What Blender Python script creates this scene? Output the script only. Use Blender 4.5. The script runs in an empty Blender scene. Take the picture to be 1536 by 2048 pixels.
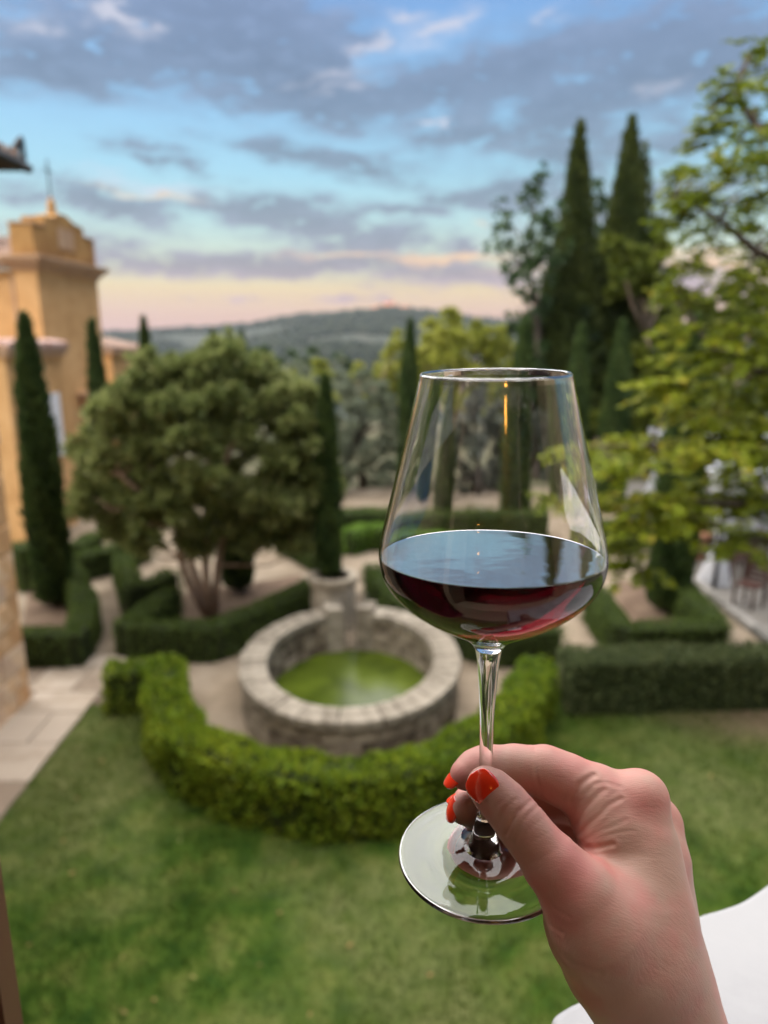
import bpy, math, random
import numpy as np
from mathutils import Vector, Matrix
R = math.radians
rng = np.random.default_rng(11)
random.seed(5)
sc = bpy.context.scene
col = sc.collection

# ------------------------------------------------------------------ camera
CAM_H = 5.0                      # the eye above the garden, leaning out of a first-floor window
FPX = 1420.0                     # focal length in pixels of a 1536 x 2048 frame
TILT = math.atan(334 / FPX)      # the camera looks a little down
CT, ST = math.cos(TILT), math.sin(TILT)
AX_R, AX_U, AX_F = np.array((1., 0, 0)), np.array((0, ST, CT)), np.array((0, CT, -ST))
EYE = np.array((0., 0., CAM_H))
cam_d = bpy.data.cameras.new('camera')
cam_d.sensor_fit = 'VERTICAL'
cam_d.sensor_height = 36.0
cam_d.lens = FPX / 2048 * 36.0
cam_d.clip_start = 0.02
cam_d.clip_end = 12000
cam_d.dof.use_dof = True
cam_d.dof.focus_distance = 0.335
cam_d.dof.aperture_fstop = 5.8
cam_d.dof.aperture_blades = 0
cam = bpy.data.objects.new('camera', cam_d)
col.objects.link(cam)
cam.location = (0, 0, CAM_H)
cam.rotation_euler = (math.pi / 2 - TILT, 0, 0)
sc.camera = cam
sc.render.resolution_x, sc.render.resolution_y = 768, 1024

# ------------------------------------------------------------------ sky, sun, exposure
SUN_EL, SUN_AZ = 60.0, -76.0      # degrees; azimuth from straight ahead, negative = to the left
world = bpy.data.worlds.new('World')
sc.world = world
world.use_nodes = True


def ray(px, py):
    return AX_R * ((px - 768) / FPX) - AX_U * ((py - 1024) / FPX) + AX_F


def on_ground(px, py, z=0.0):
    d = ray(px, py)
    t = (z - CAM_H) / d[2]
    return np.array((d[0] * t, d[1] * t, z))


def at_y(px, py, y):
    d = ray(px, py)
    return EYE + d * (y / d[1])


def at_depth(px, py, dep):
    return EYE + ray(px, py) * dep


def build_sky():
    nt = world.node_tree
    nt.nodes.clear()
    N, L = nt.nodes.new, nt.links.new

    def math_n(op, a, b=None, clamp=False):
        n = N('ShaderNodeMath')
        n.operation = op
        n.use_clamp = clamp
        for i, v in enumerate((a, b)):
            if v is None:
                continue
            if isinstance(v, (int, float)):
                n.inputs[i].default_value = v
            else:
                L(v, n.inputs[i])
        return n.outputs[0]

    def mix(fac, a, b):
        n = N('ShaderNodeMix')
        n.data_type = 'RGBA'
        for s, v in ((n.inputs[0], fac), (n.inputs[6], a), (n.inputs[7], b)):
            if isinstance(v, tuple):
                s.default_value = v
            elif isinstance(v, (int, float)):
                s.default_value = v
            else:
                L(v, s)
        return n.outputs[2]

    def lin(*rgb):
        return tuple(((c / 255) / 12.92 if c <= 10 else (((c / 255) + .055) / 1.055) ** 2.4) for c in rgb) + (1,)

    tc = N('ShaderNodeTexCoord')
    sep = N('ShaderNodeSeparateXYZ')
    L(tc.outputs['Generated'], sep.inputs[0])
    az = math_n('ARCTAN2', sep.outputs[0], sep.outputs[1])
    el = math_n('ARCSINE', sep.outputs[2])
    comb = N('ShaderNodeCombineXYZ')
    L(az, comb.inputs[0])
    L(el, comb.inputs[1])
    # clear-sky colour by elevation
    ramp = N('ShaderNodeValToRGB')
    L(math_n('DIVIDE', el, R(90)), ramp.inputs[0])
    stops = [(0.0, (206, 158, 160)), (0.026, (216, 172, 148)), (0.047, (230, 204, 156)), (0.066, (208, 216, 190)),
             (0.10, (188, 224, 224)), (0.135, (166, 216, 236)), (0.18, (152, 204, 241)), (0.25, (124, 170, 224)),
             (0.42, (104, 152, 218)), (1.0, (84, 126, 198))]
    cr = ramp.color_ramp
    while len(cr.elements) < len(stops):
        cr.elements.new(0.5)
    for e, (p, c) in zip(cr.elements, stops):
        e.position = p
        e.color = lin(*c)
    clear = ramp.outputs[0]
    # warped direction for ragged cloud edges
    sc1 = N('ShaderNodeMapping')
    L(comb.outputs[0], sc1.inputs[0])
    sc1.inputs['Scale'].default_value = (1, 2.6, 1)
    nz = N('ShaderNodeTexNoise')
    L(sc1.outputs[0], nz.inputs['Vector'])
    nz.inputs['Scale'].default_value = 9.0
    nz.inputs['Detail'].default_value = 9.0
    nz.inputs['Roughness'].default_value = .62
    sub = N('ShaderNodeVectorMath')
    sub.operation = 'SUBTRACT'
    L(nz.outputs['Color'], sub.inputs[0])
    sub.inputs[1].default_value = (.5, .5, .5)
    mul = N('ShaderNodeVectorMath')
    mul.operation = 'MULTIPLY'
    L(sub.outputs[0], mul.inputs[0])
    mul.inputs[1].default_value = (.26, .062, 0)
    add = N('ShaderNodeVectorMath')
    L(comb.outputs[0], add.inputs[0])
    L(mul.outputs[0], add.inputs[1])
    warped = add.outputs[0]

    def ang(px, py):
        d = ray(px, py)
        d = d / np.linalg.norm(d)
        return math.atan2(d[0], d[1]), math.asin(d[2])

    def blobs(lst, src):
        acc = None
        for (px, py, rx, ry, rot, w) in lst:
            a, e = ang(px, py)
            m = N('ShaderNodeMapping')
            m.vector_type = 'TEXTURE'
            L(src, m.inputs[0])
            m.inputs['Location'].default_value = (a, e, 0)
            m.inputs['Rotation'].default_value = (0, 0, R(rot))
            dep = np.hypot((px - 768) / FPX, 1)
            m.inputs['Scale'].default_value = (rx * 1.5 / FPX / dep, ry * 1.5 / FPX, 1)
            g = N('ShaderNodeTexGradient')
            g.gradient_type = 'QUADRATIC_SPHERE'
            L(m.outputs[0], g.inputs[0])
            v = math_n('MULTIPLY', g.outputs['Fac'], w)
            acc = v if acc is None else math_n('ADD', acc, v)
        return acc

    dark = [(90, 120, 210, 62, 0, 2.2), (330, 90, 330, 90, -4, 2.0), (560, 130, 200, 84, -12, 2.4), (620, 190, 160, 50, -8, 1.8),
            (860, 190, 220, 48, 4, 1.7), (1010, 120, 190, 42, 10, 1.9), (1300, 75, 290, 70, 8, 2.0), (1480, 130, 240, 60, 12, 1.9),
            (1330, 140, 180, 40, 12, 1.4), (130, 165, 70, 24, -10, 1.5), (480, 20, 260, 60, 0, 1.6),
            (940, 275, 190, 48, 6, 1.5), (1140, 220, 130, 44, 0, 1.9), (1150, 300, 130, 46, -6, 1.8), (1330, 290, 110, 40, 18, 1.5),
            (1420, 380, 160, 50, 6, 1.3),
            (280, 290, 90, 16, -6, 1.2), (330, 330, 100, 13, -6, 1.5), (560, 300, 170, 18, -5, 1.5), (720, 340, 150, 26, -12, 1.6),
            (150, 390, 170, 24, -4, 1.8), (240, 420, 120, 30, -12, 1.7), (470, 410, 160, 24, 4, 1.5), (620, 440, 180, 42, -8, 2.2),
            (800, 430, 80, 13, 2, 1.9), (900, 400, 110, 22, 4, 1.4), (1040, 380, 160, 40, 4, 1.6), (760, 480, 150, 24, 4, 1.5),
            (920, 488, 60, 16, 0, 1.8), (1180, 430, 180, 50, 0, 1.3),
            (430, 522, 330, 26, 0, 2.4), (700, 530, 300, 22, 3, 2.0), (930, 545, 230, 24, 3, 2.0), (1250, 555, 260, 26, 2, 2.0),
            (1440, 580, 180, 26, 0, 1.6), (690, 598, 110, 9, 2, 1.5), (780, 592, 40, 12, 0, 1.2), (480, 604, 36, 8, 0, .9), (385, 606, 28, 7, 0, .7),
            (60, 480, 200, 40, 0, 1.1)]
    bright = [(225, 25, 42, 24, 0, 1.3), (60, 38, 60, 16, 8, .8), (715, 95, 50, 20, 20, 1.0), (880, 62, 90, 20, 12, 1.1), (800, 35, 40, 18, 0, .8),
              (875, 256, 18, 9, 0, 1.3), (1320, 172, 40, 14, 15, .5), (660, 150, 120, 14, 12, .5), (700, 175, 60, 10, 20, .5),
              (1120, 25, 30, 12, 0, .6), (300, 372, 130, 12, -4, .8)]
    warm = [(905, 512, 150, 12, 3, 1.5), (700, 505, 120, 9, 2, .8), (1260, 518, 220, 12, 2, 1.7), (1460, 530, 160, 12, 0, 1.6), (290, 385, 130, 6, -4, .7), (970, 440, 40, 6, 0, .6)]
    # free fbm cloud, used all round the sky outside the framed part as well
    pl = N('ShaderNodeMapping')
    L(comb.outputs[0], pl.inputs[0])
    pl.inputs['Scale'].default_value = (1.0, 2.4, 1)
    fb = N('ShaderNodeTexNoise')
    L(pl.outputs[0], fb.inputs['Vector'])
    fb.inputs['Scale'].default_value = 3.2
    fb.inputs['Detail'].default_value = 6
    fb.inputs['Roughness'].default_value = .55
    fine = N('ShaderNodeTexNoise')
    L(pl.outputs[0], fine.inputs['Vector'])
    fine.inputs['Scale'].default_value = 22
    fine.inputs['Detail'].default_value = 8
    fine.inputs['Roughness'].default_value = .6
    finev = math_n('SUBTRACT', fine.outputs['Fac'], .5)
    dens = blobs(dark, warped)
    dens = math_n('MULTIPLY', dens, math_n('ADD', 1.0, math_n('MULTIPLY', finev, 4.6)))
    out_az = math_n('SMOOTH_MIN', math_n('MULTIPLY', math_n('SUBTRACT', math_n('ABSOLUTE', az), R(31)), 5.0), 1.0)
    out_el = math_n('MULTIPLY', math_n('SUBTRACT', el, R(24)), 6.0)
    outside = math_n('MAXIMUM', out_az, out_el)
    outside = math_n('MAXIMUM', math_n('MINIMUM', outside, 1.0), 0.0)
    gen = math_n('MULTIPLY', math_n('SUBTRACT', fb.outputs['Fac'], .44), 6.0)
    gen = math_n('MULTIPLY', math_n('MAXIMUM', gen, 0.0), outside)
    dens = math_n('ADD', dens, gen)
    mask = math_n('MULTIPLY', dens, .95)
    mask = math_n('MINIMUM', mask, .93)
    # cloud colour by elevation
    cramp = N('ShaderNodeValToRGB')
    L(math_n('DIVIDE', el, R(90)), cramp.inputs[0])
    cst = [(0.0, (196, 158, 160)), (0.035, (190, 160, 166)), (0.06, (158, 146, 158)), (0.085, (142, 147, 163)), (0.13, (126, 145, 162)),
           (0.19, (122, 141, 167)), (0.25, (128, 147, 180)), (0.5, (134, 154, 188)), (1, (140, 160, 196))]
    cr = cramp.color_ramp
    while len(cr.elements) < len(cst):
        cr.elements.new(0.5)
    for e, (p, c) in zip(cr.elements, cst):
        e.position = p
        e.color = lin(*c)
    # thicker cloud is a bit darker
    shade = math_n('SUBTRACT', 1.08, math_n('MULTIPLY', math_n('MINIMUM', math_n('SUBTRACT', math_n('MAXIMUM', dens, .8), .8), 1.6), .13))
    shade = math_n('ADD', shade, math_n('MULTIPLY', finev, 1.3))
    cs = N('ShaderNodeVectorMath')
    cs.operation = 'SCALE'
    L(cramp.outputs[0], cs.inputs[0])
    L(shade, cs.inputs['Scale'])
    c1 = mix(mask, clear, cs.outputs[0])
    bm = math_n('MINIMUM', math_n('MULTIPLY', blobs(bright, warped), math_n('ADD', 1.0, math_n('MULTIPLY', finev, 3.0))), .8)
    c2 = mix(bm, c1, lin(214, 214, 226))
    wm = math_n('MINIMUM', math_n('MULTIPLY', blobs(warm, warped), math_n('ADD', 1.0, math_n('MULTIPLY', finev, 2.0))), .8)
    c3 = mix(wm, c2, lin(250, 206, 160))
    # the physical sky adds the glow of the low sun
    nish = N('ShaderNodeTexSky')
    nish.sky_type = 'NISHITA'
    nish.sun_disc = False
    nish.sun_elevation = R(SUN_EL)
    nish.sun_rotation = R(SUN_AZ)
    bg1 = N('ShaderNodeBackground')
    L(nish.outputs[0], bg1.inputs[0])
    bg1.inputs[1].default_value = 0.0
    bg2 = N('ShaderNodeBackground')
    L(c3, bg2.inputs[0])
    bg2.inputs[1].default_value = 1.0
    ad = N('ShaderNodeAddShader')
    L(bg1.outputs[0], ad.inputs[0])
    L(bg2.outputs[0], ad.inputs[1])
    out = N('ShaderNodeOutputWorld')
    L(ad.outputs[0], out.inputs[0])
    bg1.inputs[1].default_value = NISHITA
    bg2.inputs[1].default_value = CLOUDS


NISHITA, CLOUDS = 0.006, 0.40
build_sky()
sun_d = bpy.data.lights.new('sun', 'SUN')
sun_d.energy = 5.0
sun_d.angle = R(125)
sun_d.color = (1.0, .93, .84)
sun = bpy.data.objects.new('sun', sun_d)
col.objects.link(sun)
sun.location = (0, 0, 60)
_sd = Vector((math.sin(R(SUN_AZ)) * math.cos(R(SUN_EL)), math.cos(R(SUN_AZ)) * math.cos(R(SUN_EL)), math.sin(R(SUN_EL))))
sun.rotation_euler = _sd.to_track_quat('Z', 'Y').to_euler()
sc.view_settings.view_transform = 'Standard'
sc.view_settings.look = 'None'
sc.view_settings.exposure = 1.27
sc.view_settings.gamma = 1.0
sc.view_settings.use_curve_mapping = False
sc.cycles.use_denoising = True
sc.cycles.max_bounces = 32
sc.cycles.transmission_bounces = 28
sc.cycles.glossy_bounces = 10
sc.cycles.diffuse_bounces = 3
sc.cycles.transparent_max_bounces = 12
sc.cycles.caustics_refractive = False
sc.cycles.caustics_reflective = False
sc.cycles.sample_clamp_indirect = 8


# ------------------------------------------------------------------ helpers
def tag(o, label=None, cat=None, group=None, kind=None):
    for k, v in (('label', label), ('category', cat), ('group', group), ('kind', kind)):
        if v:
            o[k] = v
    return o


def empty(name, loc=(0, 0, 0), label=None, cat=None, group=None, rz=0.0):
    o = bpy.data.objects.new(name, None)
    col.objects.link(o)
    o.location = tuple(loc)
    o.rotation_euler = (0, 0, rz)
    o.empty_display_size = .1
    return tag(o, label, cat, group)


def link(name, me, parent=None, loc=None):
    o = bpy.data.objects.new(name, me)
    col.objects.link(o)
    if parent is not None:
        o.parent = parent
    if loc is not None:
        o.location = tuple(loc)
    return o


def to_mesh(name, V, Fc, mat=None, smooth=False, tint=None):
    """V (n,3); Fc a list of tuples, or an (m,k) array of equal faces."""
    me = bpy.data.meshes.new(name)
    V = np.asarray(V, dtype=np.float32)
    if isinstance(Fc, np.ndarray):
        m, k = Fc.shape
        me.vertices.add(len(V))
        me.vertices.foreach_set('co', V.ravel())
        me.loops.add(m * k)
        me.loops.foreach_set('vertex_index', Fc.astype(np.int32).ravel())
        me.polygons.add(m)
        me.polygons.foreach_set('loop_start', np.arange(0, m * k, k, dtype=np.int32))
        me.update(calc_edges=True)
    else:
        me.from_pydata([tuple(v) for v in V], [], [tuple(f) for f in Fc])
        me.update()
    if smooth:
        me.polygons.foreach_set('use_smooth', np.ones(len(me.polygons), dtype=bool))
    if tint is not None:
        a = me.attributes.new('tint', 'FLOAT', 'POINT')
        a.data.foreach_set('value', np.asarray(tint, dtype=np.float32))
    if mat:
        me.materials.append(mat)
    return me


class MB:
    """collects simple solids for one mesh"""

    def __init__(self):
        self.v, self.f = [], []

    def add(self, V, Fc):
        b = len(self.v)
        self.v.extend([tuple(map(float, x)) for x in V])
        self.f.extend([tuple(i + b for i in f) for f in Fc])
        return self

    def box(self, c, s, rz=0.0, taper=1.0, jit=0.0):
        hx, hy, hz = s[0] / 2, s[1] / 2, s[2] / 2
        V = []
        for z, t in ((-hz, 1.0), (hz, taper)):
            for x, y in ((-hx, -hy), (hx, -hy), (hx, hy), (-hx, hy)):
                x, y = x * t, y * t
                X = x * math.cos(rz) - y * math.sin(rz)
                Y = x * math.sin(rz) + y * math.cos(rz)
                V.append((c[0] + X + random.uniform(-jit, jit), c[1] + Y + random.uniform(-jit, jit), c[2] + z + random.uniform(-jit, jit)))
        return self.add(V, [(3, 2, 1, 0), (4, 5, 6, 7), (0, 1, 5, 4), (1, 2, 6, 5), (2, 3, 7, 6), (3, 0, 4, 7)])

    def prism(self, poly, z0, z1):
        n = len(poly)
        V = [(p[0], p[1], z0) for p in poly] + [(p[0], p[1], z1) for p in poly]
        Fc = [tuple(range(n - 1, -1, -1)), tuple(range(n, 2 * n))]
        Fc += [(i, (i + 1) % n, n + (i + 1) % n, n + i) for i in range(n)]
        return self.add(V, Fc)

    def lathe(self, prof, c=(0, 0, 0), n=24):
        """prof: (r, z) from bottom to top, closed with caps where r > 0"""
        V, Fc = [], []
        for r, z in prof:
            for i in range(n):
                a = 2 * math.pi * i / n
                V.append((c[0] + r * math.cos(a), c[1] + r * math.sin(a), c[2] + z))
        for k in range(len(prof) - 1):
            for i in range(n):
                j = (i + 1) % n
                Fc.append((k * n + i, k * n + j, (k + 1) * n + j, (k + 1) * n + i))
        if prof[0][0] > 1e-6:
            Fc.append(tuple(range(n - 1, -1, -1)))
        if prof[-1][0] > 1e-6:
            Fc.append(tuple(range((len(prof) - 1) * n, len(prof) * n)))
        return self.add(V, Fc)

    def tube(self, pts, rad, n=8):
        pts = [np.array(p, float) for p in pts]
        if not hasattr(rad, '__len__'):
            rad = [rad] * len(pts)
        V, Fc = [], []
        ref = np.array((0.31, 0.87, 0.21))
        for k, p in enumerate(pts):
            d = pts[min(k + 1, len(pts) - 1)] - pts[max(k - 1, 0)]
            d = d / (np.linalg.norm(d) + 1e-9)
            a = np.cross(d, ref)
            a = a / (np.linalg.norm(a) + 1e-9)
            b = np.cross(d, a)
            for i in range(n):
                t = 2 * math.pi * i / n
                V.append(p + rad[k] * (a * math.cos(t) + b * math.sin(t)))
        for k in range(len(pts) - 1):
            for i in range(n):
                j = (i + 1) % n
                Fc.append((k * n + i, k * n + j, (k + 1) * n + j, (k + 1) * n + i))
        Fc.append(tuple(range(n - 1, -1, -1)))
        Fc.append(tuple(range((len(pts) - 1) * n, len(pts) * n)))
        return self.add(V, Fc)

    def mesh(self, name, mat, smooth=False):
        return to_mesh(name, self.v, self.f, mat, smooth)

    def build(self, name, mat, parent=None, smooth=False, loc=None):
        return link(name, self.mesh(name, mat, smooth), parent, loc)


def bevel(o, w, seg=2):
    m = o.modifiers.new('bevel', 'BEVEL')
    m.width = w
    m.segments = seg
    m.limit_method = 'ANGLE'
    return o


# ------------------------------------------------------------------ materials
def new_mat(name):
    m = bpy.data.materials.new(name)
    m.use_nodes = True
    nt = m.node_tree
    return m, nt, nt.nodes['Principled BSDF']


def rgba(c):
    return tuple(c) + (1.0,)


def stone_like(name, colours, scale=3.0, rough=.85, bump=.3, bscale=30.0, spec=.3, per_object=0.0, detail=6):
    """mottled mineral surface: two noise scales through a ramp, bump from a third"""
    m, nt, p = new_mat(name)
    N, L = nt.nodes.new, nt.links.new
    tc = N('ShaderNodeTexCoord')
    nz = N('ShaderNodeTexNoise')
    nz.inputs['Scale'].default_value = scale
    nz.inputs['Detail'].default_value = detail
    nz.inputs['Roughness'].default_value = .62
    L(tc.outputs['Object'], nz.inputs['Vector'])
    fac = nz.outputs['Fac']
    if per_object:
        oi = N('ShaderNodeObjectInfo')
        mm = N('ShaderNodeMath')
        mm.operation = 'MULTIPLY_ADD'
        L(oi.outputs['Random'], mm.inputs[0])
        mm.inputs[1].default_value = per_object
        mm.inputs[2].default_value = -per_object / 2
        ad = N('ShaderNodeMath')
        L(nz.outputs['Fac'], ad.inputs[0])
        L(mm.outputs[0], ad.inputs[1])
        fac = ad.outputs[0]
    rp = N('ShaderNodeValToRGB')
    L(fac, rp.inputs[0])
    el = rp.color_ramp.elements
    n = len(colours)
    while len(el) < n:
        el.new(.5)
    for i, c in enumerate(colours):
        el[i].position = .3 + .4 * i / max(1, n - 1)
        el[i].color = rgba(c)
    L(rp.outputs[0], p.inputs['Base Color'])
    p.inputs['Roughness'].default_value = rough
    p.inputs['Specular IOR Level'].default_value = spec
    if bump:
        n2 = N('ShaderNodeTexNoise')
        n2.inputs['Scale'].default_value = bscale
        n2.inputs['Detail'].default_value = 5
        L(tc.outputs['Object'], n2.inputs['Vector'])
        b = N('ShaderNodeBump')
        b.inputs['Strength'].default_value = bump
        b.inputs['Distance'].default_value = .02
        L(n2.outputs['Fac'], b.inputs['Height'])
        L(b.outputs[0], p.inputs['Normal'])
    return m


def leaf_mat(name, colours, rough=.55, trans=.25):
    """leaves: colour by the tint each leaf carries, a little light let through"""
    m, nt, p = new_mat(name)
    N, L = nt.nodes.new, nt.links.new
    at = N('ShaderNodeAttribute')
    at.attribute_name = 'tint'
    rp = N('ShaderNodeValToRGB')
    L(at.outputs['Fac'], rp.inputs[0])
    el = rp.color_ramp.elements
    n = len(colours)
    while len(el) < n:
        el.new(.5)
    for i, c in enumerate(colours):
        el[i].position = i / max(1, n - 1)
        el[i].color = rgba(c)
    L(rp.outputs[0], p.inputs['Base Color'])
    p.inputs['Roughness'].default_value = rough
    p.inputs['Specular IOR Level'].default_value = .16
    tr = N('ShaderNodeBsdfTranslucent')
    L(rp.outputs[0], tr.inputs['Color'])
    mx = N('ShaderNodeMixShader')
    mx.inputs[0].default_value = trans
    L(p.outputs[0], mx.inputs[1])
    L(tr.outputs[0], mx.inputs[2])
    L(mx.outputs[0], nt.nodes['Material Output'].inputs['Surface'])
    return m


def plain(name, c, rough=.6, spec=.4, metal=0.0):
    m, nt, p = new_mat(name)
    N, L = nt.nodes.new, nt.links.new
    tc = N('ShaderNodeTexCoord')
    nz = N('ShaderNodeTexNoise')
    nz.inputs['Scale'].default_value = 9
    nz.inputs['Detail'].default_value = 5
    L(tc.outputs['Object'], nz.inputs['Vector'])
    mx = N('ShaderNodeMix')
    mx.data_type = 'RGBA'
    L(nz.outputs['Fac'], mx.inputs[0])
    mx.inputs[6].default_value = rgba([x * .78 for x in c])
    mx.inputs[7].default_value = rgba([min(1, x * 1.18) for x in c])
    L(mx.outputs[2], p.inputs['Base Color'])
    p.inputs['Roughness'].default_value = rough
    p.inputs['Specular IOR Level'].default_value = spec
    p.inputs['Metallic'].default_value = metal
    return m


def arc(pts, n):
    """smooth curve through points (Catmull-Rom)"""
    P = [np.array(p, float) for p in pts]
    P = [2 * P[0] - P[1]] + P + [2 * P[-1] - P[-2]]
    out = []
    for i in range(1, len(P) - 2):
        for k in range(n):
            t = k / n
            a, b, c, d = P[i - 1], P[i], P[i + 1], P[i + 2]
            out.append(.5 * ((2 * b) + (c - a) * t + (2 * a - 5 * b + 4 * c - d) * t * t + (3 * b - a - 3 * c + d) * t ** 3))
    out.append(P[-2])
    return [tuple(x) for x in out]

# ------------------------------------------------------------------ ground, hills
def ground_mat(name, stops, scale, detail=6, bump=.25, bscale=60, rough=.95):
    return stone_like(name, stops, scale, rough, bump, bscale, .15, 0, detail)


M_EARTH = ground_mat('dry_earth', [(.055, .062, .028), (.085, .08, .045), (.13, .112, .075)], .35)
M_GRAVEL = ground_mat('gravel', [(.165, .126, .086), (.24, .19, .135), (.305, .25, .185)], 1.3, 9, .5, 90)
M_SOIL = ground_mat('bed_soil', [(.085, .056, .038), (.135, .092, .062), (.18, .13, .09)], 2.2, 8, .6, 40)
M_PAVING = ground_mat('terrace_paving', [(.125, .115, .10), (.17, .158, .14), (.215, .20, .18)], .9, 8, .3, 50)


def lawn_mat():
    m, nt, p = new_mat('lawn')
    N, L = nt.nodes.new, nt.links.new
    tc = N('ShaderNodeTexCoord')
    def noise(scale, det, rough=.6):
        n = N('ShaderNodeTexNoise')
        n.inputs['Scale'].default_value = scale
        n.inputs['Detail'].default_value = det
        n.inputs['Roughness'].default_value = rough
        L(tc.outputs['Object'], n.inputs['Vector'])
        return n
    def ramp(src, st):
        r = N('ShaderNodeValToRGB')
        L(src, r.inputs[0])
        e = r.color_ramp.elements
        while len(e) < len(st):
            e.new(.5)
        for i, (q, c) in enumerate(st):
            e[i].position = q
            e[i].color = rgba(c)
        return r.outputs[0]
    a = ramp(noise(2.6, 8, .68).outputs['Fac'], [(.36, (.018, .050, .005)), (.5, (.050, .092, .010)), (.64, (.108, .132, .026))])
    b = ramp(noise(.33, 4).outputs['Fac'], [(.44, (0, 0, 0)), (.62, (1, 1, 1))])
    mx = N('ShaderNodeMix')
    mx.data_type = 'RGBA'
    L(b, mx.inputs[0])
    L(a, mx.inputs[6])
    c = ramp(noise(5.5, 6).outputs['Fac'], [(.32, (.075, .098, .022)), (.66, (.155, .165, .062))])
    L(c, mx.inputs[7])
    # a worn brownish patch near the end of the straight hedge
    mp = N('ShaderNodeMapping')
    mp.vector_type = 'TEXTURE'
    mp.inputs['Location'].default_value = (5.5, 8.9, 0)
    mp.inputs['Scale'].default_value = (2.0, 1.1, 1)
    L(tc.outputs['Object'], mp.inputs[0])
    gr = N('ShaderNodeTexGradient')
    gr.gradient_type = 'SPHERICAL'
    L(mp.outputs[0], gr.inputs[0])
    mm = N('ShaderNodeMath')
    mm.operation = 'MULTIPLY'
    L(gr.outputs['Fac'], mm.inputs[0])
    L(noise(1.8, 5).outputs['Fac'], mm.inputs[1])
    m2 = N('ShaderNodeMix')
    m2.data_type = 'RGBA'
    mq = N('ShaderNodeMath')
    mq.operation = 'MULTIPLY'
    mq.use_clamp = True
    L(mm.outputs[0], mq.inputs[0])
    mq.inputs[1].default_value = 3.0
    L(mq.outputs[0], m2.inputs[0])
    L(mx.outputs[2], m2.inputs[6])
    m2.inputs[7].default_value = (.17, .125, .075, 1)
    L(m2.outputs[2], p.inputs['Base Color'])
    p.inputs['Roughness'].default_value = .9
    p.inputs['Specular IOR Level'].default_value = .12
    bp = N('ShaderNodeBump')
    bp.inputs['Strength'].default_value = .7
    bp.inputs['Distance'].default_value = .03
    L(noise(55, 4).outputs['Fac'], bp.inputs['Height'])
    L(bp.outputs[0], p.inputs['Normal'])
    return m


M_LAWN = lawn_mat()


def fbm(x, y, seed=0, octv=4):
    s = np.zeros_like(x)
    r = np.random.default_rng(seed)
    amp, f = 1.0, 1.0
    for _ in range(octv):
        for _ in range(3):
            th, ph = r.uniform(0, 6.28, 2)
            s = s + amp * np.sin((x * math.cos(th) + y * math.sin(th)) * f * r.uniform(.7, 1.3) + ph) / 3
        amp *= .5
        f *= 2.1
    return s


SKY_PX = [(-900, 660), (150, 668), (280, 668), (400, 662), (500, 655), (560, 644), (610, 637), (700, 634), (780, 632), (850, 636), (950, 645), (1060, 650), (1500, 655), (2600, 650)]
RIDGE_Y = 1800.0


def terrain(x, y):
    x, y = np.broadcast_arrays(np.asarray(x, float), np.asarray(y, float))
    azp = 768 + FPX * x / np.maximum(y, 1) / CT
    rid = np.interp(azp, [p for p, _ in SKY_PX], [at_y(p, q, RIDGE_Y)[2] for p, q in SKY_PX])
    def sst(a, b, v):
        t = np.clip((v - a) / (b - a), 0, 1)
        return t * t * (3 - 2 * t)
    z = -46 * sst(30, 330, y)
    far = sst(420, RIDGE_Y, y)
    z = z + (rid + 46) * far ** 1.15
    z = z - 40 * sst(RIDGE_Y, 3000, y)
    # a nearer wooded spur on the left of the valley
    z = z + 34 * np.exp(-((y - 900) / 210) ** 2) * np.exp(-((x - 20) / 330) ** 2)
    lumps = fbm(x / 190, y / 150, 3) * 13 * sst(380, 700, y) * (1 - .75 * sst(1450, 1800, y))
    return z + lumps


def grid_sheet(xs, ys, name, mat):
    Xg, Yg = np.meshgrid(xs, ys, indexing='xy')
    Zg = terrain(Xg, Yg)
    V = np.stack([Xg, Yg, Zg], -1).reshape(-1, 3)
    nx, ny = len(xs), len(ys)
    i = np.arange(ny - 1)[:, None] * nx + np.arange(nx - 1)[None]
    Q = np.stack([i, i + 1, i + nx + 1, i + nx], -1).reshape(-1, 4)
    o = link(name, to_mesh(name, V, Q, mat, True))
    o['kind'] = 'structure'
    return o


xs = np.unique(np.concatenate([np.linspace(-420, 420, 61), np.linspace(-60, 60, 25)]))
grid_sheet(xs, np.unique(np.concatenate([np.linspace(-120, 30, 16), np.linspace(30, 430, 41)])), 'ground', M_EARTH)

M_HILL = ground_mat('hillside', [(.014, .022, .017), (.021, .029, .02), (.038, .042, .028), (.085, .072, .052)], .011, 7, 0)
xs = np.linspace(-1700, 1700, 221)
grid_sheet(xs, np.linspace(415, 3000, 120), 'hills', M_HILL)

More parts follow.
